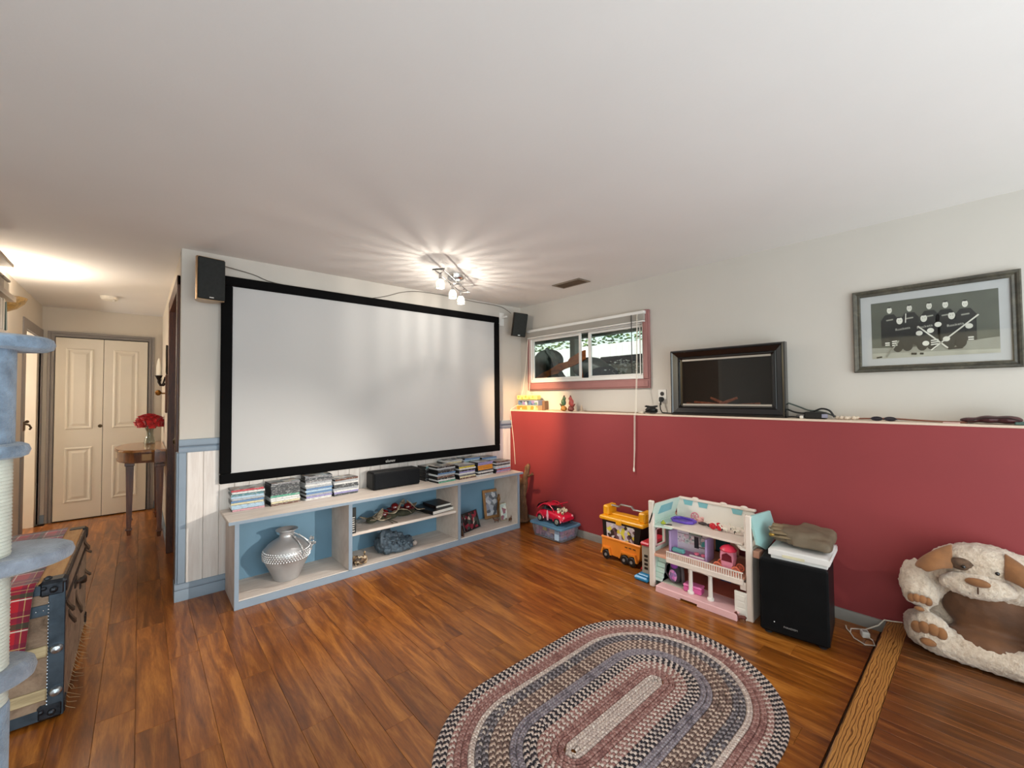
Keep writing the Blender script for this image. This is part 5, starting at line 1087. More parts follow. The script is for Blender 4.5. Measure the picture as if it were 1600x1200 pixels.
# ------------------------------------------------------------------ yellow toy tool box wagon
t = thing('toy_toolbox', 'toy tool box on wheels in orange and black with yellow lid and handle', 'toy', (-.15, -1.56, 0))
M_or = P('#e8882a', .4, var=.05, name='toy_orange'); M_ye = P('#eda61c', .35, var=.05, name='toy_yellow'); M_bk = P('#1a1614', .45, name='toy_black'); M_gr = P('#8d8a86', .4, .2, name='toy_grey')
tx0_, tx1_ = -.235, -.055
m = MB(); m.prism([(-1.385, .16), (-1.385, .045), (-1.40, .035), (-1.70, .035), (-1.722, .07), (-1.728, .16)], lambda a, b: (tx0_-.006, a, b), lambda a, b: (tx1_, a, b)); ob('lower_tray', m, M_or, t)
m = MB(); m.box(tx0_-.010, tx1_, -1.735, -1.378, .150, .172, .006); ob('tray_rim', m, M_or, t)
for k in range(3):
    m = MB(); m.box(tx0_-.0108, tx0_-.0095, -1.60-.035*k-.022, -1.60-.035*k, .128, .134); ob('slot', m, M_bk, t)
for yc in (-1.435, -1.60, -1.665):
    m = MB(); m.lathe([(0, -.014), (.028, -.014), (.036, -.008), (.036, .008), (.028, .014), (0, .014)], n=20); wq = ob('wheel', m, M_bk, t, world=False); wq.rotation_euler = (0, math.radians(90), 0); wq.location = (tx0_-.012+.15, yc+1.56, .0365)
    m = MB(); m.cyl((0, 0, -.0135), (0, 0, -.018), .012, n=12); ob('hub', m, M_gr, wq, world=False)
    m = MB(); m.lathe([(0, -.014), (.028, -.014), (.036, -.008), (.036, .008), (.028, .014), (0, .014)], n=20); wq = ob('wheel', m, M_bk, t, world=False); wq.rotation_euler = (0, math.radians(90), 0); wq.location = (tx1_-.015+.15, yc+1.56, .0365)
for y0, y1 in ((-1.485, -1.385), (-1.715, -1.55)):
    m = MB(); m.prism([(y0, .04), (y0+.018, .095), (y1-.018, .095), (y1, .04), (y1-.012, .04), (y1-.026, .084), (y0+.026, .084), (y0+.012, .04)], lambda a, b: (tx0_-.028, a, b), lambda a, b: (tx0_-.004, a, b)); ob('wheel_arch', m, M_or, t)
m = MB(); m.prism([(-1.385, .305), (-1.395, .165), (-1.715, .165), (-1.735, .305)], lambda a, b: (tx0_, a, b), lambda a, b: (tx1_-.005, a, b)); ob('body', m, M_bk, t)
m = MB(); m.prism([(-1.425, .285), (-1.43, .172), (-1.672, .172), (-1.682, .285)], lambda a, b: (tx0_-.0016, a, b), lambda a, b: (tx0_, a, b)); ob('sticker', m, patchwork('tool_sticker', ['#d8d0cc', '#d8c040', '#3a2a24', '#c8b8c0', '#e0d050', '#6a4a50', '#bdb5b8'], 40, .4), t)
m = MB(); m.box(tx0_-.014, tx1_+.004, -1.760, -1.362, .300, .330, .008); m.box(tx0_-.022, tx0_-.008, -1.575, -1.525, .285, .328, .004); ob('lid', m, M_ye, t)
for y0, y1 in ((-1.425, -1.372), (-1.752, -1.695)):
    m = MB(); m.box(tx0_+.025, tx1_-.03, y0, y1, .328, .405, .010); ob('lid_post', m, M_ye, t)
m = MB(); m.box(tx0_+.06, tx1_-.06, -1.70, -1.42, .328, .345, .004); ob('lid_tray', m, M_ye, t)
m = MB(); m.tube([(-.145, -1.40, .398), (-.145, -1.44, .400), (-.145, -1.485, .398), (-.145, -1.505, .418), (-.145, -1.60, .418), (-.145, -1.62, .398), (-.145, -1.67, .400), (-.145, -1.72, .398)], .013, 8, flat=.55); ob('handle', m, M_gr, t)
# ------------------------------------------------------------------ toy garage tower behind the doll house
t = thing('toy_garage', 'grey toy garage tower with red roof and blue base left of the doll house', 'toy', (-.3, -1.85, 0))
m = MB(); m.box(-.375, -.15, -1.885, -1.825, .045, .235, .004); ob('tower', m, P('#a89c8c', .5, name='toy_grey_tan'), t)
m = MB(); m.box(-.385, -.14, -1.890, -1.815, .235, .262, .010); ob('roof', m, P('#c8283c', .4, name='toy_red_roof'), t)
m = MB(); m.box(-.42, -.14, -1.893, -1.785, .001, .032, .010); m.box(-.405, -.15, -1.892, -1.81, .03, .046, .006); ob('base', m, P('#2a86b8', .35, name='toy_blue'), t)
for k in range(4):
    m = MB(); m.box(-.3768, -.375, -1.872, -1.845, .075+.028*k, .092+.028*k); ob('slot', m, M_bk, t)
m = MB(); m.grid(lambda u, v: (-.12-.13*v, -1.765+.03*u, .16*(1-v)**1.5+.012), 2, 10); o = ob('ramp', m, P('#b8202c', .4, name='toy_red_ramp'), t); o.modifiers.new('thickness', 'SOLIDIFY').thickness = .006
# ------------------------------------------------------------------ subwoofer, white box, brown bag
A_s = math.radians(8); S0 = Vector((-.30, -2.745, 0)); t = thing('subwoofer', 'large black subwoofer box on the floor right of the doll house', 'speaker', S0, -A_s*0+math.radians(7.5))
m = MB(); m.box(-.160, .150, -.152, .152, .012, .402, .010); ob('cabinet', m, P('#131315', .42, var=.15, vs=40, bs=.12, bsc=200, spec=.2, name='black_ash_vinyl'), t, world=False)
m = MB(); m.box(-.176, -.158, -.152, .152, .022, .400, .012); gr_ = ob('grille', m, P('#0f0f10', .8, var=.12, vs=10, bs=.3, bsc=500, spec=.1, name='black_grille_cloth'), t, world=False)
for sx in (-.13, .12):
    for sy_ in (-.12, .12):
        m = MB(); m.cyl((sx, sy_, 0), (sx, sy_, .013), .018, n=12); ob('foot', m, M_tire, t, world=False)
m = MB(); m.ball((-.1762, .085, .080), .003, 8, 6); ob('power_light', m, P('#d8d8d8', .3, name='led_white'), t, world=False)
tm = text_mesh('badge_lettering', 'PARADIGM', .0125, frame_mat((0, -1, 0), (0, 0, 1), (-1, 0, 0), (-.1768, .012, .066)), P('#9c9a98', .4, .4, name='badge_grey'), None); tm.parent = t
t = thing('white_box', 'shallow white cardboard box with bent lid lying on the subwoofer', 'box', (-.30, -2.775, .4025), math.radians(5))
m = MB(); m.box(-.135, .135, -.125, .125, 0, .045, .002); ob('carton', m, P('#d6d4d0', .6, var=.03, name='white_card'), t, world=False)
m = MB(); m.grid(lambda u, v: (-.142+.284*u, -.135+.27*v, .047+.012*max(0, .25-v)*4*u-.010*math.sin(math.pi*u)*math.sin(math.pi*v)*0), 8, 8); o = ob('lid', m, P('#dedad6', .6, var=.03, name='white_card_lid'), t, world=False); o.modifiers.new('thickness', 'SOLIDIFY').thickness = .003
m = MB(); m.box(-.1432, -.1412, -.135, .135, .020, .047, .0005); m.box(-.142, .142, -.1372, -.1352, .026, .052, .0005); ob('lid_flap', m, P('#dedad6', .6, var=.03, name='white_card_lid'), t, world=False)
m = MB(); m.bx((-.1445, .02, .024), (.001, .10, .014), 0, RX(0)); ob('paper_label', m, P('#d8cfae', .6, name='cream_label'), t, world=False)
t = thing('folded_bag', 'folded olive brown bag lying on the white cardboard box', 'bag', (-.25, -2.76, .468), math.radians(4))
M_bag = P('#6e5f4c', .72, var=.14, vs=9, bs=.25, bsc=300, name='olive_canvas')
blob('body', [('b', (.0, -.045, .030), (.23, .20, .050), RY(-3)), ('b', (.01, .05, .028), (.20, .15, .046), RY(-4)), ('b', (.02, -.06, .058), (.17, .15, .03), RY(-6) @ RX(5)), ('b', (-.075, -.06, .012), (.12, .17, .04), RY(14)), ((-.02, .0, .055), (.10, .11, .026))], M_bag, .009, t, False, disp=.014, dsz=.07, smooth=9)
for k, (z, x_) in enumerate(((.020, -.105), (.034, -.095), (.047, -.075), (.058, -.05))):
    m = MB()
    m.grid(lambda u, v: (x_+.05*u-.012*math.sin(3*v+k), .135-.20*v, z+.010*math.sin(2.5*v+.6*k)+.008*math.sin(math.pi*u)), 5, 12); o = ob('fold', m, P('#7c6a50', .7, var=.15, vs=12, name='fold_tan'), t, world=False); o.modifiers.new('thickness', 'SOLIDIFY').thickness = .007
m = MB(); m.tube([(-.09, .12, .055), (-.07, .145, .058), (-.04, .15, .06), (-.03, .12, .066)], .004, 6); m.box(-.09, -.05, .125, .14, .05, .06, .003); ob('buckle', m, P('#c8bda8', .3, .7, name='buckle_metal'), t, world=False)
m = MB(); m.ball((-.10, .125, .035), (.012, .016, .012), 8, 6); ob('clasp', m, P('#a8843c', .4, .6, name='brass_clasp'), t, world=False)
# charger and cord on the floor
t = thing('phone_charger', 'white charger plug with looped cord on the floor before the oak step', 'charger', (-.11, -2.995, 0))
m = MB(); m.bx((-.135, -3.005, .016), (.042, .034, .030), .004, RZ(25)); ob('plug', m, P('#e6e6e0', .35, name='charger_white'), t)
m = MB(); m.bx((-.1355, -3.0055, .0316), (.022, .02, .0008), 0, RZ(25)); ob('label', m, P('#9a9890', .5, name='label_dull'), t)
m = MB(); C_ = [(-.005, -3.14, .082), (-.03, -3.10, .082), (-.035, -3.072, .080), (-.055, -3.05, .05), (-.085, -3.0, .018), (-.08, -2.965, .006), (-.10, -2.94, .005), (-.15, -2.945, .005), (-.20, -2.97, .005), (-.235, -3.02, .005), (-.21, -3.055, .005), (-.16, -3.04, .006), (-.145, -3.015, .012)]
m.tube(C_, .0032, 6); m.tube([(-.15, -2.945, .005), (-.12, -2.925, .005), (-.085, -2.915, .006)], .0032, 6); ob('cord', m, M_cord, t)
# ------------------------------------------------------------------ doll house
t = thing('doll_house', 'three storey open pink and mint plastic doll house by the red wall', 'doll house', (-.25, -2.24, 0))
D_cream = P('#e6d8cc', .5, var=.04, name='doll_cream'); D_mint = P('#cfe2d6', .45, var=.04, name='doll_mint'); D_pink = P('#e8b8b8', .5, var=.04, name='doll_pink'); D_teal = P('#7fb9c0', .4, var=.05, name='doll_teal'); D_peach = P('#dca68c', .55, var=.05, name='doll_peach'); D_white = P('#e9e4da', .45, var=.03, name='doll_white'); D_roof = P('#a3cdc9', .45, var=.05, name='doll_roof_mint')
YL, YR, XF, XB = -1.915, -2.560, -.43, -.085
# base with notch
m = MB(); m.box(-.475, -.09, -2.49, -1.985, .012, .040, .003); m.box(-.475, -.46, -2.15, -1.985, .001, .014); m.box(-.475, -.46, -2.49, -2.26, .001, .014); m.box(-.12, -.09, -2.49, -1.985, .001, .014); ob('base', m, D_pink, t)
m = MB(); m.box(-.40, -.30, -2.13, -1.995, .0402, .042); ob('floor_tile', m, P('#c9cbb8', .5, var=.1, vs=60, name='doll_tile'), t)
m = MB(); m.box(-.30, -.09, -2.49, -1.99, .0402, .0415); ob('carpet', m, P('#c9705c', .7, var=.1, name='doll_carpet'), t)
# left wing wall with window, front post, stair
m = MB()
m.box(-.41, XB, YL-.018, YL, 0, .255); m.box(-.41, -.37, YL-.018, YL, .255, .375); m.box(-.25, XB, YL-.018, YL, .255, .375); m.box(-.41, XB, YL-.018, YL, .375, .42)
ob('left_wall', m, D_mint, t)
m = MB(); m.box(XF, -.405, YL-.036, YL+.002, 0, .575, .005); ob('front_post', m, D_cream, t)
for b in ((-.375, -.245, .252, .262), (-.375, -.245, .368, .378), (-.375, -.365, .252, .378), (-.255, -.245, .252, .378)):
    m = MB(); m.box(b[0], b[1], YL-.024, YL-.016, b[2], b[3], .001); ob('window_frame', m, D_pink, t)
for k in range(6):
    m = MB(); m.box(-.405+.016*k, -.385+.016*k+.09, YL-.075, YL-.018, .04+.0*k, .06+.030*k, .002); ob('stair_step', m, D_mint, t)
# back wall, open panels
m = MB()
m.box(XB, XB+.012, -2.50, YL, 0, .045); m.box(XB, XB+.012, -2.07, YL-.0, .04, .43); m.box(XB, XB+.012, -2.50, -2.46, .04, .43); m.box(XB, XB+.012, -2.24, -2.20, .04, .43); m.box(XB, XB+.012, -2.36, -2.31, .04, .43); m.box(XB, XB+.012, -2.46, -2.07, .20, .235); m.box(XB, XB+.012, -2.46, -2.07, .395, .43)
ob('back_wall', m, D_peach, t)
m = MB(); m.box(XB-.002, XB+.008, -2.31, -2.24, .04, .19, .002); ob('blue_door', m, P('#3a5f9a', .45, name='doll_blue'), t)
m = MB(); m.box(XB-.002, XB+.008, -2.31, -2.215, .235, .395, .002); ob('teal_door', m, P('#2d5a62', .45, name='doll_dark_teal'), t)
for b in ((-2.46, -2.37),):
    for z0, z1 in ((.06, .17),):
        m = MB(); m.box(XB-.004, XB, b[0], b[1], z0, z0+.01); m.box(XB-.004, XB, b[0], b[1], z1-.01, z1); m.box(XB-.004, XB, b[0], b[0]+.01, z0, z1); m.box(XB-.004, XB, b[1]-.01, b[1], z0, z1); ob('window_frame', m, D_pink, t)
# second floor with railing
m = MB(); m.box(-.425, XB, -2.505, -1.935, .208, .226, .002); fl = ob('second_floor', m, D_peach, t)
m = MB(); m.box(-.445, -.425, -2.515, -2.045, .198, .232, .003); ob('fascia', m, D_cream, fl)
m = MB(); m.box(-.443, -.434, -2.515, -2.045, .264, .272, .002); ob('hand_rail', m, D_cream, fl)
for k in range(34):
    y = -2.05-.0138*k; m = MB() if k == 0 else m
    if k == 0: m.box(-.0025, .0025, -.0028, .0028, 0, .034); bal = m.mesh('baluster', D_cream, False)
    o = bpy.data.objects.new('baluster', bal); COL.objects.link(o); o.parent = fl; o.location = (-.4385+.25, y+2.24, .231)
# columns and arch
for y in (-2.195, -2.318):
    m = MB(); m.lathe([(.020, 0), (.020, .012), (.013, .018), (.012, .140), (.016, .150), (.016, .158)], (-.415, y, .041), 14); ob('column', m, D_white, t)
m = MB(); pf = [(-2.183, .198), (-2.183, .165)]+[(-2.2565+.0725*math.cos(math.pi*k/10), .165+.024*math.sin(math.pi*k/10)) for k in range(11)]+[(-2.330, .198)]
m.prism(pf, lambda a, b: (-.422, a, b), lambda a, b: (-.412, a, b)); ob('arch', m, D_white, t)
# attic
m = MB(); m.box(-.385, XB, -2.495, -2.00, .408, .420, .002); ob('attic_floor', m, D_cream, t)
m = MB(); m.prism([(-.43, -1.93), (-.40, -2.06), (-.30, -2.075), (-.09, -2.02), (-.09, -1.93)], lambda a, b: (a, b, .404), lambda a, b: (a, b, .414)); ob('attic_floor_left', m, D_mint, t)
m = MB(); m.prism([(-.43, -2.545), (-.425, -2.50), (-.30, -2.40), (-.20, -2.44), (-.10, -2.545)], lambda a, b: (a, b, .395), lambda a, b: (a, b, .406)); ob('attic_floor_right', m, D_white, t)
m = MB(); m.prism([(-2.47, .415), (-1.945, .415), (-1.945, .525), (-1.985, .548), (-2.44, .548), (-2.47, .52)], lambda a, b: (XB-.005+.02*(b-.415)*0, a, b), lambda a, b: (XB+.010, a, b)); ob('attic_wall', m, D_white, t)
m = MB(); m.box(XB-.014, XB+.016, -2.47, -1.96, .540, .556, .004); ob('ridge_beam', m, D_cream, t)
for y in (-2.03, -2.135, -2.36):
    m = MB(); m.prism([(y-.026, .505), (y+.026, .505), (y+.036, .540), (y-.036, .540)], lambda a, b: (XB-.008, a, b), lambda a, b: (XB-.004, a, b)); ob('dormer_window', m, D_teal, t)
for y in (-2.08, -2.27, -2.40):
    m = MB(); m.lathe([(0, .0), (.024, 0), (.024, .006), (.014, .012), (0, .014)], (XB, y, .554), 14, .7, 1); ob('roof_cap', m, D_cream, t)
m = MB(); m.prism([(-.43, .42), (XB, .42), (XB, .55), (-.20, .56), (-.43, .565)], lambda a, b: (a, YL-.010-.05*(b-.42)/.14, b), lambda a, b: (a, YL-.05*(b-.42)/.14, b)); ob('attic_left_panel', m, D_mint, t)
m = MB(); m.prism([(-.36, .475), (-.18, .475), (-.19, .535), (-.35, .535)], lambda a, b: (a, YL-.013-.05*(b-.42)/.14, b), lambda a, b: (a, YL-.0105-.05*(b-.42)/.14, b)); ob('skylight', m, D_teal, t)
# right wing: post, wall, sloped roof panel
m = MB(); m.box(XF, -.405, YR, YR+.034, 0, .60, .005); ob('front_post', m, D_cream, t)
m = MB(); m.box(-.41, XB, YR+.006, YR+.022, 0, .40); ob('right_wall', m, D_white, t)
m = MB(); m.prism([(-.425, .60), (-.12, .575), (-.10, .43), (-.33, .40), (-.425, .445)], lambda a, b: (a, YR+.002-.045*(.60-b)/.2, b), lambda a, b: (a, YR+.014-.045*(.60-b)/.2, b)); ob('right_roof', m, D_roof, t)
m = MB(); m.box(-.40, -.34, YR-.030, YR+.004, .36, .40, .003); ob('eave_bracket', m, D_peach, t)
m = MB(); m.prism([(-.425, .42), (-.425, .60), (-.41, .60), (-.30, .42)], lambda a, b: (a, YR+.034, b), lambda a, b: (a, YR+.040, b)); ob('gable_inner', m, D_cream, t)
m = MB(); m.box(-.432, -.418, -2.530, -2.462, .0, .155, .003); pn_ = ob('door_panel', m, D_white, t)
for k in range(3):
    m = MB(); m.box(-.4345, -.432, -2.520, -2.475, .035+.036*k, .062+.036*k, .001); ob('raised_panel', m, D_white, pn_)
m = MB(); m.prism([(-.43, .17), (-.30, .17), (-.43, .215)], lambda a, b: (a, -2.525, b), lambda a, b: (a, -2.495, b)); ob('wall_bracket', m, D_cream, t)
# ------------------------------------------------------------------ things inside the doll house
F1, F2, F3 = .0422, .2262, .4202
t = thing('toy_shop', 'open lilac and white toy shop case with printed wall on the second floor', 'toy', (-.27, -2.12, F2))
L_ = P('#b79ccb', .45, name='lilac_plastic'); 
m = MB(); m.box(-.345, -.245, -2.265, -2.015, F2, F2+.012, .003); ob('case_floor', m, P('#c07aa8', .5, name='shop_floor_pink'), t)
m = MB(); m.box(-.250, -.236, -2.265, -2.015, F2+.010, F2+.148, .003); bw_ = ob('case_back', m, P('#dcd2dc', .4, name='shop_wall'), t)
m = MB(); m.box(-.2508, -.250, -2.255, -2.03, F2+.06, F2+.12); ob('wall_print', m, patchwork('shop_print', ['#c8d0cc', '#e0cfd4', '#d8c0c8', '#e6dede', '#8d9a98', '#d4a8b4'], 70, .4), bw_)
for b, c_, nm in (((-2.175, -2.145, .045, .118), '#2b2630', 'print_window'), ((-2.11, -2.20, .126, .146), '#3c3a3a', 'print_sign'), ((-2.255, -2.17, .053, .058), '#4a2c34', 'dado_line'), ((-2.255, -2.03, .119, .122), '#4a2c34', 'picture_rail')):
    m = MB(); m.box(-.2514, -.2506, min(b[:2]), max(b[:2]), F2+b[2], F2+b[3]); ob(nm, m, P(c_, .5, name='print_'+c_[1:]), bw_)
m = MB(); m.box(-.2520, -.2513, -2.195, -2.115, F2+.1285, F2+.1435); ob('sign_face', m, P('#8d9a8a', .5, name='sign_green_grey'), bw_)
m = MB(); m.prism([(-2.235, .066), (-2.19, .066), (-2.20, .095), (-2.215, .104), (-2.23, .088)], lambda a, b: (-.2518, a, F2+b), lambda a, b: (-.2506, a, F2+b)); ob('teal_print', m, P('#4fa8a4', .5, name='print_teal'), bw_)
for y0, y1 in ((-2.027, -2.012), (-2.268, -2.255)):
    m = MB(); m.box(-.345, -.236, y0, y1, F2, F2+.150, .004); ob('case_side', m, L_, t)
m = MB(); m.box(-.345, -.31, -2.115, -2.032, F2+.012, F2+.042, .008); ob('counter', m, P('#6fbcbc', .4, name='counter_teal'), t)
for y in (-2.19, -2.235):
    m = MB(); m.cyl((-.315, y, F2+.012), (-.315, y, F2+.03), .003, n=8); m.lathe([(0, 0), (.015, .002), (.016, .010), (0, .014)], (-.315, y, F2+.028), 14); ob('stool', m, P('#e0708c', .4, name='stool_pink'), t)
m = MB(); m.box(-.34, -.325, -2.25, -2.15, F2+.012, F2+.024, .003); ob('table', m, P('#d8d0d4', .4, name='table_white'), t)
t = thing('toy_carriage', 'pink toy carriage with red roof and orange wheels on the second floor', 'toy', (-.36, -2.405, F2))
m = MB(); m.prism([(-2.43, .02), (-2.38, .02), (-2.366, .085), (-2.370, .125), (-2.440, .125), (-2.444, .085)], lambda a, b: (-.385, a, F2+b), lambda a, b: (-.33, a, F2+b)); ob('body', m, P('#e48fa4', .4, name='carriage_pink'), t)
m = MB(); m.prism([(-2.435, .065), (-2.375, .065), (-2.378, .10), (-2.405, .114), (-2.432, .10)], lambda a, b: (-.3865, a, F2+b), lambda a, b: (-.384, a, F2+b)); ob('window', m, P('#6a1424', .4, name='carriage_window'), t)
m = MB(); m.lathe([(.046, 0), (.048, .006), (.038, .020), (.018, .032), (0, .036)], (-.357, -2.405, F2+.124), 10); ob('roof', m, P('#d8324e', .35, name='carriage_red'), t)
for y, z in ((-2.352, .026), (-2.458, .026)):
    for x in (-.392, -.325):
        m = MB(); m.tube([(x, y+.021*math.cos(a), F2+z+.021*math.sin(a)) for a in [2*math.pi*k/16 for k in range(16)]], .0045, 6, closed=True)
        for k in range(4): a = math.pi*k/4; m.tube([(x, y-.02*math.cos(a), F2+z-.02*math.sin(a)), (x, y+.02*math.cos(a), F2+z+.02*math.sin(a))], .0025, 5)
        ob('wheel', m, P('#e87c5c', .4, name='wheel_orange'), t)
m = MB(); m.tube([(-.36, -2.455, F2+.027), (-.36, -2.35, F2+.027)], .004, 6); ob('axle', m, P('#e48fa4', .4, name='carriage_pink'), t)
t = thing('purple_tray', 'purple toy tray like a small boat on the attic floor', 'toy', (-.22, -2.06, F3))
m = MB(); a = [(-.275, -2.01), (-.275, -2.10), (-.245, -2.135), (-.20, -2.135), (-.17, -2.10), (-.17, -2.01), (-.20, -1.985), (-.245, -1.985)]
m.prism(a, lambda x, y: (x, y, F3), lambda x, y: (x-.0, y, F3+.006)); 
for i in range(8): p0, p1 = a[i], a[(i+1) % 8]; m.tube([(p0[0], p0[1], F3+.010), (p1[0], p1[1], F3+.010)], .008, 6)
ob('tray', m, P('#6e4ec0', .4, var=.1, name='toy_purple'), t)
t = thing('pink_wheel_toy', 'small pink spoked wheel toy beside the purple tray in the attic', 'toy', (-.15, -2.12, F3))
m = MB(); C0 = Vector((-.15, -2.105, F3+.030)); m.tube([C0+Vector((0, .026*math.cos(a), .026*math.sin(a))) for a in [2*math.pi*k/18 for k in range(18)]], .0045, 6, closed=True)
for k in range(3): a = math.pi*k/3; d_ = Vector((0, .025*math.cos(a), .025*math.sin(a))); m.tube([C0-d_, C0+d_], .003, 5)
ob('wheel', m, P('#d88a94', .4, name='wheel_dusty_pink'), t)
m = MB(); m.ball((-.165, -2.15, F3+.018), (.018, .022, .018), 10, 7); m.ball((-.17, -2.165, F3+.034), (.010, .012, .010), 8, 6); ob('seat', m, P('#e0a8a0', .5, name='seat_pink'), t)
t = thing('black_cat_toy', 'small black bat like toy lying in the attic left of the red bow', 'toy', (-.22, -2.2, F3))
blob('body', [((-.21, -2.19, F3+.012), (.014, .03, .011)), ((-.225, -2.235, F3+.014), (.012, .018, .012)), ((-.24, -2.222, F3+.022), (.006, .018, .006), RX(30)), ((-.20, -2.165, F3+.008), (.010, .02, .007))], P('#3c3232', .6, name='toy_charcoal'), .005, t)
t = thing('red_bow', 'bright red toy bow on the attic floor', 'toy', (-.25, -2.29, F3))
m = MB(); m.ball((-.25, -2.268, F3+.022), (.014, .022, .020), 10, 8, RX(25)); m.ball((-.25, -2.312, F3+.022), (.014, .020, .020), 10, 8, RX(-25)); m.ball((-.258, -2.29, F3+.022), (.010, .009, .010), 8, 6); m.ball((-.25, -2.305, F3+.042), (.010, .014, .010), 8, 6); ob('bow', m, P('#c41428', .35, name='bow_red'), t)
M_dal = patchwork('spotted_dog', ['#e6dccb', '#efe8da', '#ddd0bc', '#e9e0d0', '#2a2420', '#efe6d8', '#e2d6c4'], 75, .6)
for k, (x, y, a, w_) in enumerate(((-.26, -2.345, 1.6, 'beside the red bow'), (-.20, -2.375, 1.2, 'standing behind its twin'), (-.25, -2.415, 2.0, 'in the middle'), (-.22, -2.462, 1.5, 'nearest the right post'))):
    quadruped('toy_dog', 'tiny white spotted toy dog in the attic, %s' % w_, 'toy dog', (x, y, F3), .058, a, M_dal, group='spotted toy dogs in the attic', head=1)
m = MB(); m.ball((-.36, -1.985, .4145+.009), (.014, .018, .009), 10, 7); m.ball((-.36, -1.985, .4145+.020), (.007, .007, .008), 8, 6); solo('green_toy', m, P('#b8c23c', .4, name='toy_lime'), 'tiny lime green toy in the left attic wing', 'toy', (-.36, -1.985, .4145))
m = MB(); m.bx((-.36, -2.02, .4145+.003), (.03, .05, .005), .002, RZ(20)); m.ball((-.35, -2.0, .420), (.008, .008, .006), 8, 6); solo('pale_toy', m, P('#d4dcd0', .5, name='toy_pale'), 'tiny pale plate in the left attic wing', 'toy', (-.36, -2.02, .4145))
t = thing('toy_backpack', 'small grey and purple toy backpack on the ground floor', 'backpack', (-.345, -2.065, F1), math.radians(-12))
blob('body', [((0, 0, .070), (.036, .050, .070)), ((-.016, 0, .045), (.030, .044, .042))], P('#3a3438', .8, var=.15, vs=30, name='backpack_charcoal'), .007, t, False)
m = MB(); m.ball((-.036, 0, .055), (.012, .032, .040), 12, 8); ob('front_pocket', m, patchwork('pink_print', ['#c86ab0', '#8a6aa0', '#d890c4', '#6a5a78', '#b88ac0'], 55, .6), t, world=False)
m = MB(); m.ball((-.022, 0, .120), (.018, .028, .024), 12, 8); ob('top_flap', m, P('#8a3aa4', .6, name='backpack_purple'), t, world=False)
for s_ in (-1, 1):
    m = MB(); m.tube([(-.004, s_*.045, .13), (-.02, s_*.066, .10), (-.024, s_*.070, .06), (-.004, s_*.058, .02), (.01, s_*.045, .006)], .010, 7, flat=.5); ob('strap', m, P('#5c5658', .8, name='backpack_grey'), t, world=False)
m = MB(); m.tube([(0, -.015, .138), (-.006, 0, .152), (0, .015, .138)], .004, 6); ob('handle', m, P('#5c5658', .8, name='backpack_grey'), t, world=False)
t = thing('pink_box', 'bright pink toy chest on the doll house ground floor', 'toy box', (-.385, -2.20, F1), math.radians(4))
m = MB(); m.box(-.03, .03, -.055, .055, 0, .032, .004); ob('chest', m, P('#d8609c', .4, name='hot_pink'), t, world=False); m = MB(); m.box(-.033, .033, -.058, .058, .032, .046, .006); ob('lid', m, P('#e47ab0', .4, name='hot_pink_lid'), t, world=False)
quadruped('toy_horse', 'tiny brown toy horse at the foot of the doll house door', 'toy horse', (-.46, -2.512, .001), .062, 1.9, P('#6a2e22', .5, var=.3, vs=60, name='toy_chestnut'))
# ------------------------------------------------------------------ plush dog bed
ZB = .0738; t = thing('dog_bed', 'cream plush pet bed shaped like a puppy with brown ears and seat', 'pet bed', (-.2, -3.445, ZB))
mt, n, p, out = nodemat('cream_plush'); v = coords(n); f1 = noise_(n, v, 70, 5, .7); f2 = noise_(n, v, 9, 3)
n.links.new(mixc(n, .5, ramp(n, f1, [(.32, '#9c7f66'), (.5, '#dcc8b2'), (.7, '#efe2d2')]), ramp(n, f2, [(.3, '#cdb196'), (.7, '#ecdcc8')])), p.inputs['Base Color']); p.inputs['Roughness'].default_value = .95; p.inputs['Sheen Weight'].default_value = .5; bump(n, p, f1, 1.0, .012); M_plush = mt
M_suede = P('#8a5a30', .75, var=.22, vs=14, bs=.3, bsc=120, sheen=.3, name='brown_suede'); M_seat = P('#6a4222', .65, var=.30, vs=6, bs=.25, bsc=90, sheen=.2, name='brown_plush_seat')
def V(x, y, z): return (x, y, ZB+z)
bal = [(V(-.09, -3.445, .27), (.085, .245, .25)), (V(-.12, -3.445, .385), (.105, .205, .135)), (V(-.15, -3.43, .43), (.10, .15, .09))]
bal += [('t', [V(-.10, -3.24, .33), V(-.17, -3.225, .29), V(-.245, -3.232, .235)], [.085, .080, .062]), ('t', [V(-.10, -3.65, .33), V(-.17, -3.665, .29), V(-.245, -3.658, .235)], [.085, .080, .062])]
bal += [(V(-.245, -3.262, .10), (.058, .080, .088)), (V(-.245, -3.628, .10), (.058, .080, .088))]
bal += [('t', [V(-.10, -3.225, .08), V(-.20, -3.235, .075), V(-.245, -3.30, .07), V(-.245, -3.445, .065), V(-.245, -3.59, .07), V(-.20, -3.655, .075), V(-.10, -3.665, .08)], [.075, .072, .066, .062, .066, .072, .075]), (V(-.13, -3.445, .05), (.13, .22, .05))]
blob('body', bal, M_plush, .011, t, disp=.022, dsz=.018, smooth=5)
blob('muzzle', [(V(-.235, -3.415, .360), (.062, .125, .056), RX(-4))], M_plush, .009, t, disp=.016, dsz=.016)
blob('seat_cushion', [(V(-.185, -3.445, .105), (.105, .150, .055)), (V(-.150, -3.445, .23), (.070, .150, .12))], M_seat, .010, t, disp=.012, dsz=.06)
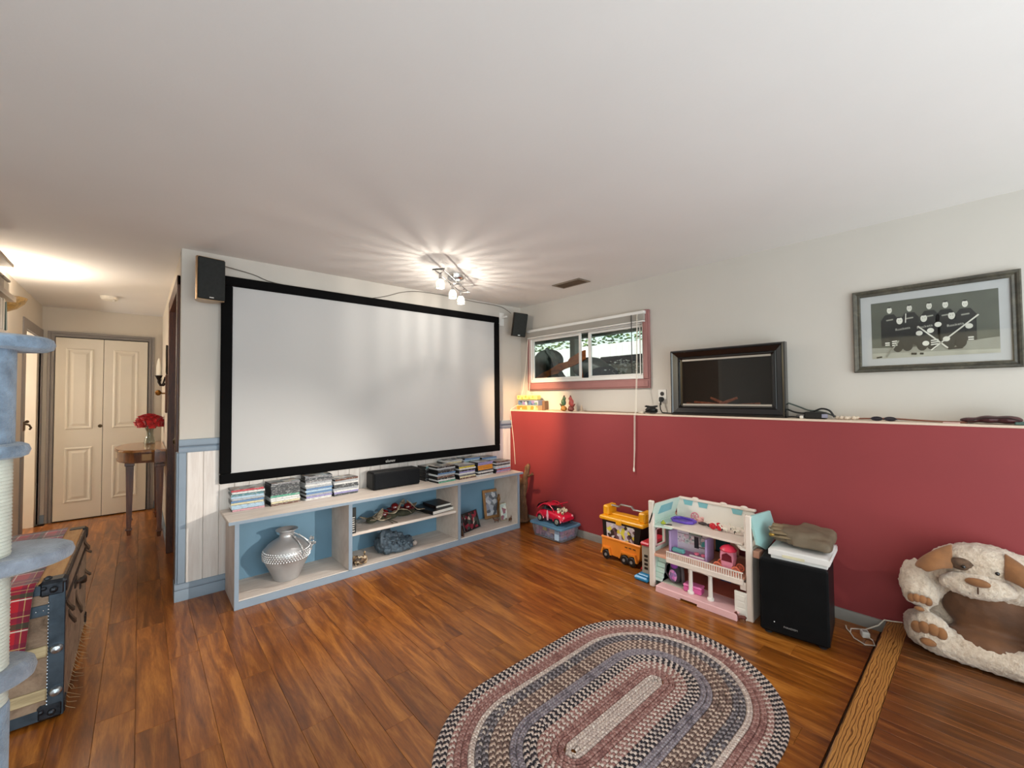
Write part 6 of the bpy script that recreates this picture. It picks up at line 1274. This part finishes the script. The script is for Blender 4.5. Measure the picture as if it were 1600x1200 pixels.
def flap(y0, s):
    m = MB()
    def fn(u, v):           # v runs outwards from the head, u along the hem
        w = .078*(1-.25*v)*(1 if v < .72 else math.sqrt(max(.02, 1-((v-.72)/.30)**2))); uu = (u-.5)*2
        y = y0+s*(-.02+.105*v); z = .462-.02*v-.05*v*v+uu*w*.62-.02*uu*v; x = -.205-.045*math.sin(1.9*v)-.018*(1-uu*uu)+.035*uu*(1-v*.5)
        return V(x, y+s*.018*uu*v, z)
    m.grid(fn, 8, 12); o = ob('ear', m, M_suede, t); q = o.modifiers.new('thickness', 'SOLIDIFY'); q.thickness = .022; q.offset = 0; b = o.modifiers.new('round', 'SUBSURF'); b.levels = 1; b.render_levels = 1
flap(-3.322, 1); flap(-3.520, -1)
m = MB(); m.ball(V(-.294, -3.420, .392), (.014, .040, .019), 14, 8); ob('nose', m, M_suede, t)
m = MB(); m.tube([V(-.302, -3.420, .374), V(-.301, -3.420, .345)], .003, 5); ob('mouth_seam', m, P('#4a3020', .8, name='seam_thread'), t)
m = MB(); m.ball(V(-.232, -3.370, .442), (.022, .042, .030), 14, 8, RY(-20)); ob('eye_patch', m, P('#5e4634', .85, var=.25, vs=60, bs=.5, bsc=200, name='dark_plush_patch'), t)
for y in (-3.378, -3.478):
    m = MB(); m.ball(V(-.256, y, .438), (.007, .008, .008), 12, 8); ob('eye', m, P('#100c0a', .08, var=0, coat=.6, name='eye_button'), t)
def padset(yc, zc, x, s, big):
    for k in range(4):
        a = -36+24*k; m = MB(); m.ball(V(x+.004*abs(k-1.5), yc+s*(.058 if big else .040)*math.sin(math.radians(a*1.25)), zc+(.030 if big else .020)*math.cos(math.radians(a*1.3))), (.010, .021 if big else .0155, .028 if big else .020), 10, 7); ob('toe_pad', m, M_suede, t)
    m = MB(); m.ball(V(x-.003, yc+s*.002, zc-(.032 if big else .026)), (.010, .028 if big else .018, .018 if big else .011), 12, 8); ob('paw_pad', m, M_suede, t)
for s_, ya, yf in ((1, -3.235, -3.262), (-1, -3.655, -3.628)):
    padset(ya, .242, -.304, s_, False); padset(yf, .105, -.302, s_, True)
# ------------------------------------------------------------------ braided oval rug
RC = Vector((-1.56, -2.44, .0005)); t = thing('braided_rug', 'oval braided rug in mauve, cream and black rings on the floor', 'rug', RC)
HS = .28; NR = 20; RW = .51/(NR+.5)
def braid_mat(nm, cols):
    m, n, p, out = nodemat('braid_'+nm); tc = n.nodes.new('ShaderNodeTexCoord'); sp = n.nodes.new('ShaderNodeSeparateXYZ'); n.links.new(tc.outputs['UV'], sp.inputs[0])
    u, v = sp.outputs[0], sp.outputs[1]
    ch = math_(n, 'MULTIPLY', math_(n, 'ABSOLUTE', math_(n, 'SUBTRACT', v, .5)), .9)      # chevron
    row = math_(n, 'GREATER_THAN', v, .5)
    q = math_(n, 'ADD', math_(n, 'ADD', u, ch), math_(n, 'MULTIPLY', row, .5)); f = math_(n, 'FRACT', q); k = math_(n, 'FLOOR', q)
    wn = n.nodes.new('ShaderNodeTexWhiteNoise'); wn.noise_dimensions = '2D'; cx_ = n.nodes.new('ShaderNodeCombineXYZ'); n.links.new(k, cx_.inputs[0]); n.links.new(row, cx_.inputs[1]); n.links.new(cx_.outputs[0], wn.inputs['Vector'])
    cr = n.nodes.new('ShaderNodeValToRGB'); cr.color_ramp.interpolation = 'CONSTANT'; e = cr.color_ramp.elements
    while len(e) < len(cols): e.new(.5)
    for i, (el, c) in enumerate(zip(e, cols)): el.position = i/len(cols); el.color = lin(c)
    # alternate strands: strand index k modulo, softened by chance
    n.links.new(math_(n, 'FRACT', math_(n, 'ADD', math_(n, 'MULTIPLY', k, .5001), math_(n, 'MULTIPLY', wn.outputs[0], .30))), cr.inputs[0])
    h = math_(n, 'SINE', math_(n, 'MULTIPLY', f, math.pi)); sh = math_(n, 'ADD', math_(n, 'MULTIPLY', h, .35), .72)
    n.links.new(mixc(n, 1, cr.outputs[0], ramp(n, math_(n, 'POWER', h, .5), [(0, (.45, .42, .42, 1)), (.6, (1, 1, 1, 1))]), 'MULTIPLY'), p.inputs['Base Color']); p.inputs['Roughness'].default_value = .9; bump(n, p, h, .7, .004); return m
BK, CR, MV, GY, BR = '#29242a', '#cfbcb0', '#93675f', '#857a80', '#69524a'
BM = {'bk': braid_mat('black_cream', [BK, '#3a2f34', CR, '#b9a8a0']), 'mv': braid_mat('mauve', [MV, '#885d56', '#a98279', '#7f5650']), 'mc': braid_mat('mauve_cream', [MV, '#a77a72', CR, '#c9b0a4']), 'cr': braid_mat('cream', [CR, '#e2d3c6', '#b9a59b', '#cdb9ac']), 'gy': braid_mat('grey', [GY, '#726870', '#968c90', '#665d62']), 'gb': braid_mat('grey_black', ['#463f42', '#655c5e', '#8a8182', '#c4b4a8']), 'br': braid_mat('brown_cream', [BR, '#5a453c', '#c4ab9a', '#8d7468'])}
order = ['cr', 'cr', 'mv', 'mv', 'mc', 'mc', 'bk', 'bk', 'gy', 'gy', 'br', 'br', 'br', 'gb', 'gb', 'cr', 'mv', 'mv', 'mc', 'bk', 'bk', 'bk']
def oval_pt(r, s):        # s in metres along the stadium of radius r
    L = 2*HS; s = s % (2*L+2*math.pi*r)
    if s < L: return (-HS+s, r)
    s -= L
    if s < math.pi*r: a = math.pi/2-s/r; return (HS+r*math.cos(a), r*math.sin(a))
    s -= math.pi*r
    if s < L: return (HS-s, -r)
    s -= L; a = -math.pi/2-s/r; return (-HS+r*math.cos(a), r*math.sin(a))
for k in range(NR+1):
    r = RW*(k+.02) if k else .0015; per = 4*HS+2*math.pi*r; n_ = max(40, int(per/.035)); m = MB()
    pf = [(-.5, .001), (-.46, .006), (-.25, .0105), (0, .0085), (.25, .0105), (.46, .006), (.5, .001)]; vs = []; ucount = round(per/.0135)
    for i in range(n_):
        x, y = oval_pt(r, per*i/n_); x2, y2 = oval_pt(r, per*i/n_+.001); tx, ty = (x2-x)/.001, (y2-y)/.001; L2 = math.hypot(tx, ty) or 1
        for o_, h in pf: vs.append((x-ty/L2*o_*RW*1.02*-1*-1, y+tx/L2*o_*RW*1.02, h))
    P_ = len(pf); fs = []; uv = []
    for i in range(n_):
        for j in range(P_-1):
            fs.append((i*P_+j, i*P_+j+1, ((i+1) % n_)*P_+j+1, ((i+1) % n_)*P_+j)); u0, u1 = ucount*i/n_, ucount*(i+1)/n_
            uv.append([(u0, j/(P_-1)), (u0, (j+1)/(P_-1)), (u1, (j+1)/(P_-1)), (u1, j/(P_-1))])
    fs = [f[::-1] for f in fs]; uv = [q[::-1] for q in uv]
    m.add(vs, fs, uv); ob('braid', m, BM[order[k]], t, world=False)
# ------------------------------------------------------------------ outside the window
m = MB(); m.box(.32, 9, -6, 10, 1.0, 1.18); g_ = solo('gravel_ground', m, P('#8c8a80', .95, var=.3, vs=30, bs=.5, bsc=60, name='gravel'), 'x', 'ground', (4, 2, 1.18)); 
for k_ in ('label', 'category'): del g_[k_]
g_.name = 'ground'; g_['kind'] = 'structure'
t = thing('deck_roof', 'grey green boarded underside of the deck roof outside the window', 'deck', (2.2, 1, 2.5)); M_deck = P('#b4bfac', .8, var=.12, vs=5, name='deck_grey_green')
for k in range(11):
    m = MB(); m.box(.5+.305*k, .5+.305*k+.296, -4, 7.5, 2.47, 2.50, .002); ob('deck_board', m, M_deck, t)
m = MB(); m.box(3.4, 3.55, -4, 7.5, 2.41, 2.469, .004); ob('beam', m, P('#8d9488', .8, var=.1, name='beam_grey'), t)
for y in (2.0, -.9, 4.9):
    m = MB(); m.box(3.41, 3.54, y-.065, y+.065, 1.181, 2.409, .004); ob('post', m, P('#8d9488', .8, var=.1, name='beam_grey'), t)
t = thing('white_fence', 'white vertical board fence outside beyond the deck', 'fence', (6, 2, 1.18)); M_fence = P('#e9e9e6', .7, var=.04, vs=4, name='fence_white')
for k in range(46):
    m = MB() if k == 0 else m
    if k == 0: m.box(-.012, .012, -.088, .088, 0, 1.42, .004); fm = m.mesh('fence_board', M_fence)
    o = bpy.data.objects.new('fence_board', fm); COL.objects.link(o); o.parent = t; o.location = (0, -2.6+.181*k, .001)
m = MB(); m.box(6.012, 6.06, -2.8, 7.8, 2.3, 2.38); m.box(6.012, 6.06, -2.8, 7.8, 1.5, 1.58); ob('rail', m, M_fence, t)
random.seed(17)
for k in range(9):
    y = -1.2+.95*k; tb = thing('hedge_shrub', '%s leafy shrub behind the white fence, %s' % (('mid green', 'pale green', 'dark green')[k % 3], ('nearest the right pane edge', 'at the far right', 'right of the window centre', 'above the stone planter', 'beside the mullion', 'right of the deck post', 'left of the deck post', 'above the covered machine', 'at the far left')[k]), 'shrub', (7.0+.2*(k % 2), y, 1.18), 0, 'shrubs behind the white fence')
    m = MB(); m.tube([(7.0+.2*(k % 2), y, 1.18), (7.02, y+.05, 2.0), (7.05, y, 2.7)], [.05, .04, .02], 6); ob('stem', m, P('#5a4a38', .9, name='bark'), tb)
    m = MB()
    for q in range(230):
        c_ = Vector((7.0+random.gauss(0, .28), y+random.gauss(0, .38), 2.75+random.gauss(0, .34))); a = RZ(random.uniform(0, 360)) @ RX(random.uniform(-70, 70)); s_ = random.uniform(.05, .09)
        m.add([c_+a @ Vector(v_) for v_ in ((-s_, 0, 0), (0, -s_*.5, .01), (s_, 0, 0), (0, s_*.5, .01))], [(0, 1, 2, 3)])
    o = ob('foliage', m, P(('#5f7a3c', '#7d9450', '#4c6834')[k % 3], .6, var=.3, vs=3, name='leaf_green_%d' % (k % 3)), tb, smooth=False); o['kind'] = 'stuff'
GZ = 1.1805
t = thing('covered_mower', 'dark grey covered machine leaning left outside the window', 'mower', (1.1, .3, GZ))
blob('cover', [((1.15, .50, 1.77), (.22, .20, .16)), ((1.2, .62, 1.62), (.22, .20, .2)), ((1.25, .62, 1.40), (.24, .36, .21))], P('#3a423f', .7, var=.15, name='tarp_green_grey'), .03, t)
m = MB(); m.tube([(1.0, .40, 1.90), (1.0, .30, 1.83), (1.0, .22, 1.66), (1.0, .10, 1.5), (1.0, .05, 1.2)], .035, 8); m.tube([(.95, .33, 1.86), (.95, .24, 1.78), (.95, .14, 1.6), (.95, .02, 1.48), (.95, 0, 1.2)], .03, 8); ob('handle', m, P('#5c625e', .4, .5, name='pipe_grey'), t)
t = thing('grey_barrel', 'rounded grey barrel outside behind the rusty plank', 'barrel', (1.42, .0, GZ))
blob('body', [((1.42, .02, 1.66), (.19, .27, .14)), ((1.45, -.12, 1.58), (.18, .22, .14)), ((1.45, -.06, 1.36), (.20, .28, .18))], P('#4e5653', .5, var=.12, name='seat_grey'), .03, t)
t = thing('rusty_plank', 'rust coloured jagged plank slanting outside the left window pane', 'plank', (.62, -.2, GZ))
m = MB(); A, B = Vector((.62, .22, 1.49)), Vector((.66, -.52, 1.73)); d_ = B-A
pf = [(0, -.03), (.12, -.045), (.3, -.03), (.45, -.05), (.6, -.035), (.8, -.05), (1, -.04), (1, .065), (.9, .07), (.72, .055), (.68, .03), (.5, .055), (.3, .035), (.15, .04), (0, .02)]
m.prism(pf, lambda u, v: tuple(A+d_*u+Vector((-.012, 0, v))), lambda u, v: tuple(A+d_*u+Vector((.012, 0, v)))); m.tube([(.66, -.45, 1.66), (.72, -.45, 1.3), (.74, -.45, 1.185)], .015, 6); m.tube([(.66, .12, 1.5), (.70, .12, 1.185)], .015, 6)
ob('plank', m, wood('rusty_orange', ['#5c2c10', '#a8541c', '#c07030'], (4, 2, 4), .7, 0, 3, False), t)
for k, (x, y, rx, ry, rz, lab) in enumerate(((.85, -.62, .18, .30, .19, 'dark blue grey bag outside behind the window mullion'), (.95, -1.24, .18, .22, .16, 'dark heap outside at the right window pane'), (.95, -.12, .16, .20, .13, 'dark heap below the rusty plank outside'))):
    t = thing('garden_bag', lab, 'bag', (x, y, GZ)); blob('bag', [((x, y, GZ+rz*1.25), (rx, ry, rz)), ((x+.03, y+.06, GZ+rz*.7), (rx*1.1, ry*1.1, rz*.7)), ((x, y-.1, GZ+rz*1.5), (rx*.6, ry*.5, rz*.5))], P(('#2c333a', '#262c30', '#30363a')[k], .6, var=.25, vs=20, bs=.4, bsc=40, name='dark_bag_%d' % k), .02, t, disp=.05, dsz=.07)
t = thing('cement_block_stack', 'pale stone planter with a dark lid outside at the right', 'planter', (2.1, -.2, GZ))
for r in range(3):
    for q in range(3):
        m = MB(); m.box(2.0, 2.3, -.55+.235*q+(.06 if r % 2 else 0), -.55+.235*q+.228+(.06 if r % 2 else 0), GZ+.185*r+.001, GZ+.185*r+.180, .008); ob('stone_block', m, P('#b0a896', .9, var=.2, vs=10, bs=.4, bsc=40, name='pale_stone'), t)
m = MB(); m.box(1.93, 2.35, -.60, .26, GZ+.56, GZ+.66, .03); ob('lid', m, P('#3c3a3e', .5, var=.1, name='dark_lid'), t)
for k in range(14):
    y = -.75-.02*(k % 3)+.03*k; 
t = thing('white_flower_clump', 'clump of small white flowers outside below the right pane', 'plant', (.75, -.95, GZ)); m = MB()
for q in range(120):
    c_ = Vector((.78+random.gauss(0, .05), -.93+random.gauss(0, .07), 1.58+random.gauss(0, .05))); a = RZ(random.uniform(0, 360)) @ RX(random.uniform(-60, 60)); s_ = random.uniform(.010, .022)
    m.add([c_+a @ Vector(v_) for v_ in ((-s_, 0, 0), (0, -s_*.6, 0), (s_, 0, 0), (0, s_*.6, 0))], [(0, 1, 2, 3)])
o = ob('petals', m, P('#dcdcd4', .7, name='white_petal'), t, smooth=False); o['kind'] = 'stuff'
m = MB(); m.tube([(.78, -.93, GZ), (.78, -.93, 1.55)], .012, 6); m.tube([(.78, -.90, GZ), (.77, -.88, 1.56)], .01, 6); ob('stem', m, P('#4a5a38', .8, name='stem_green'), t)
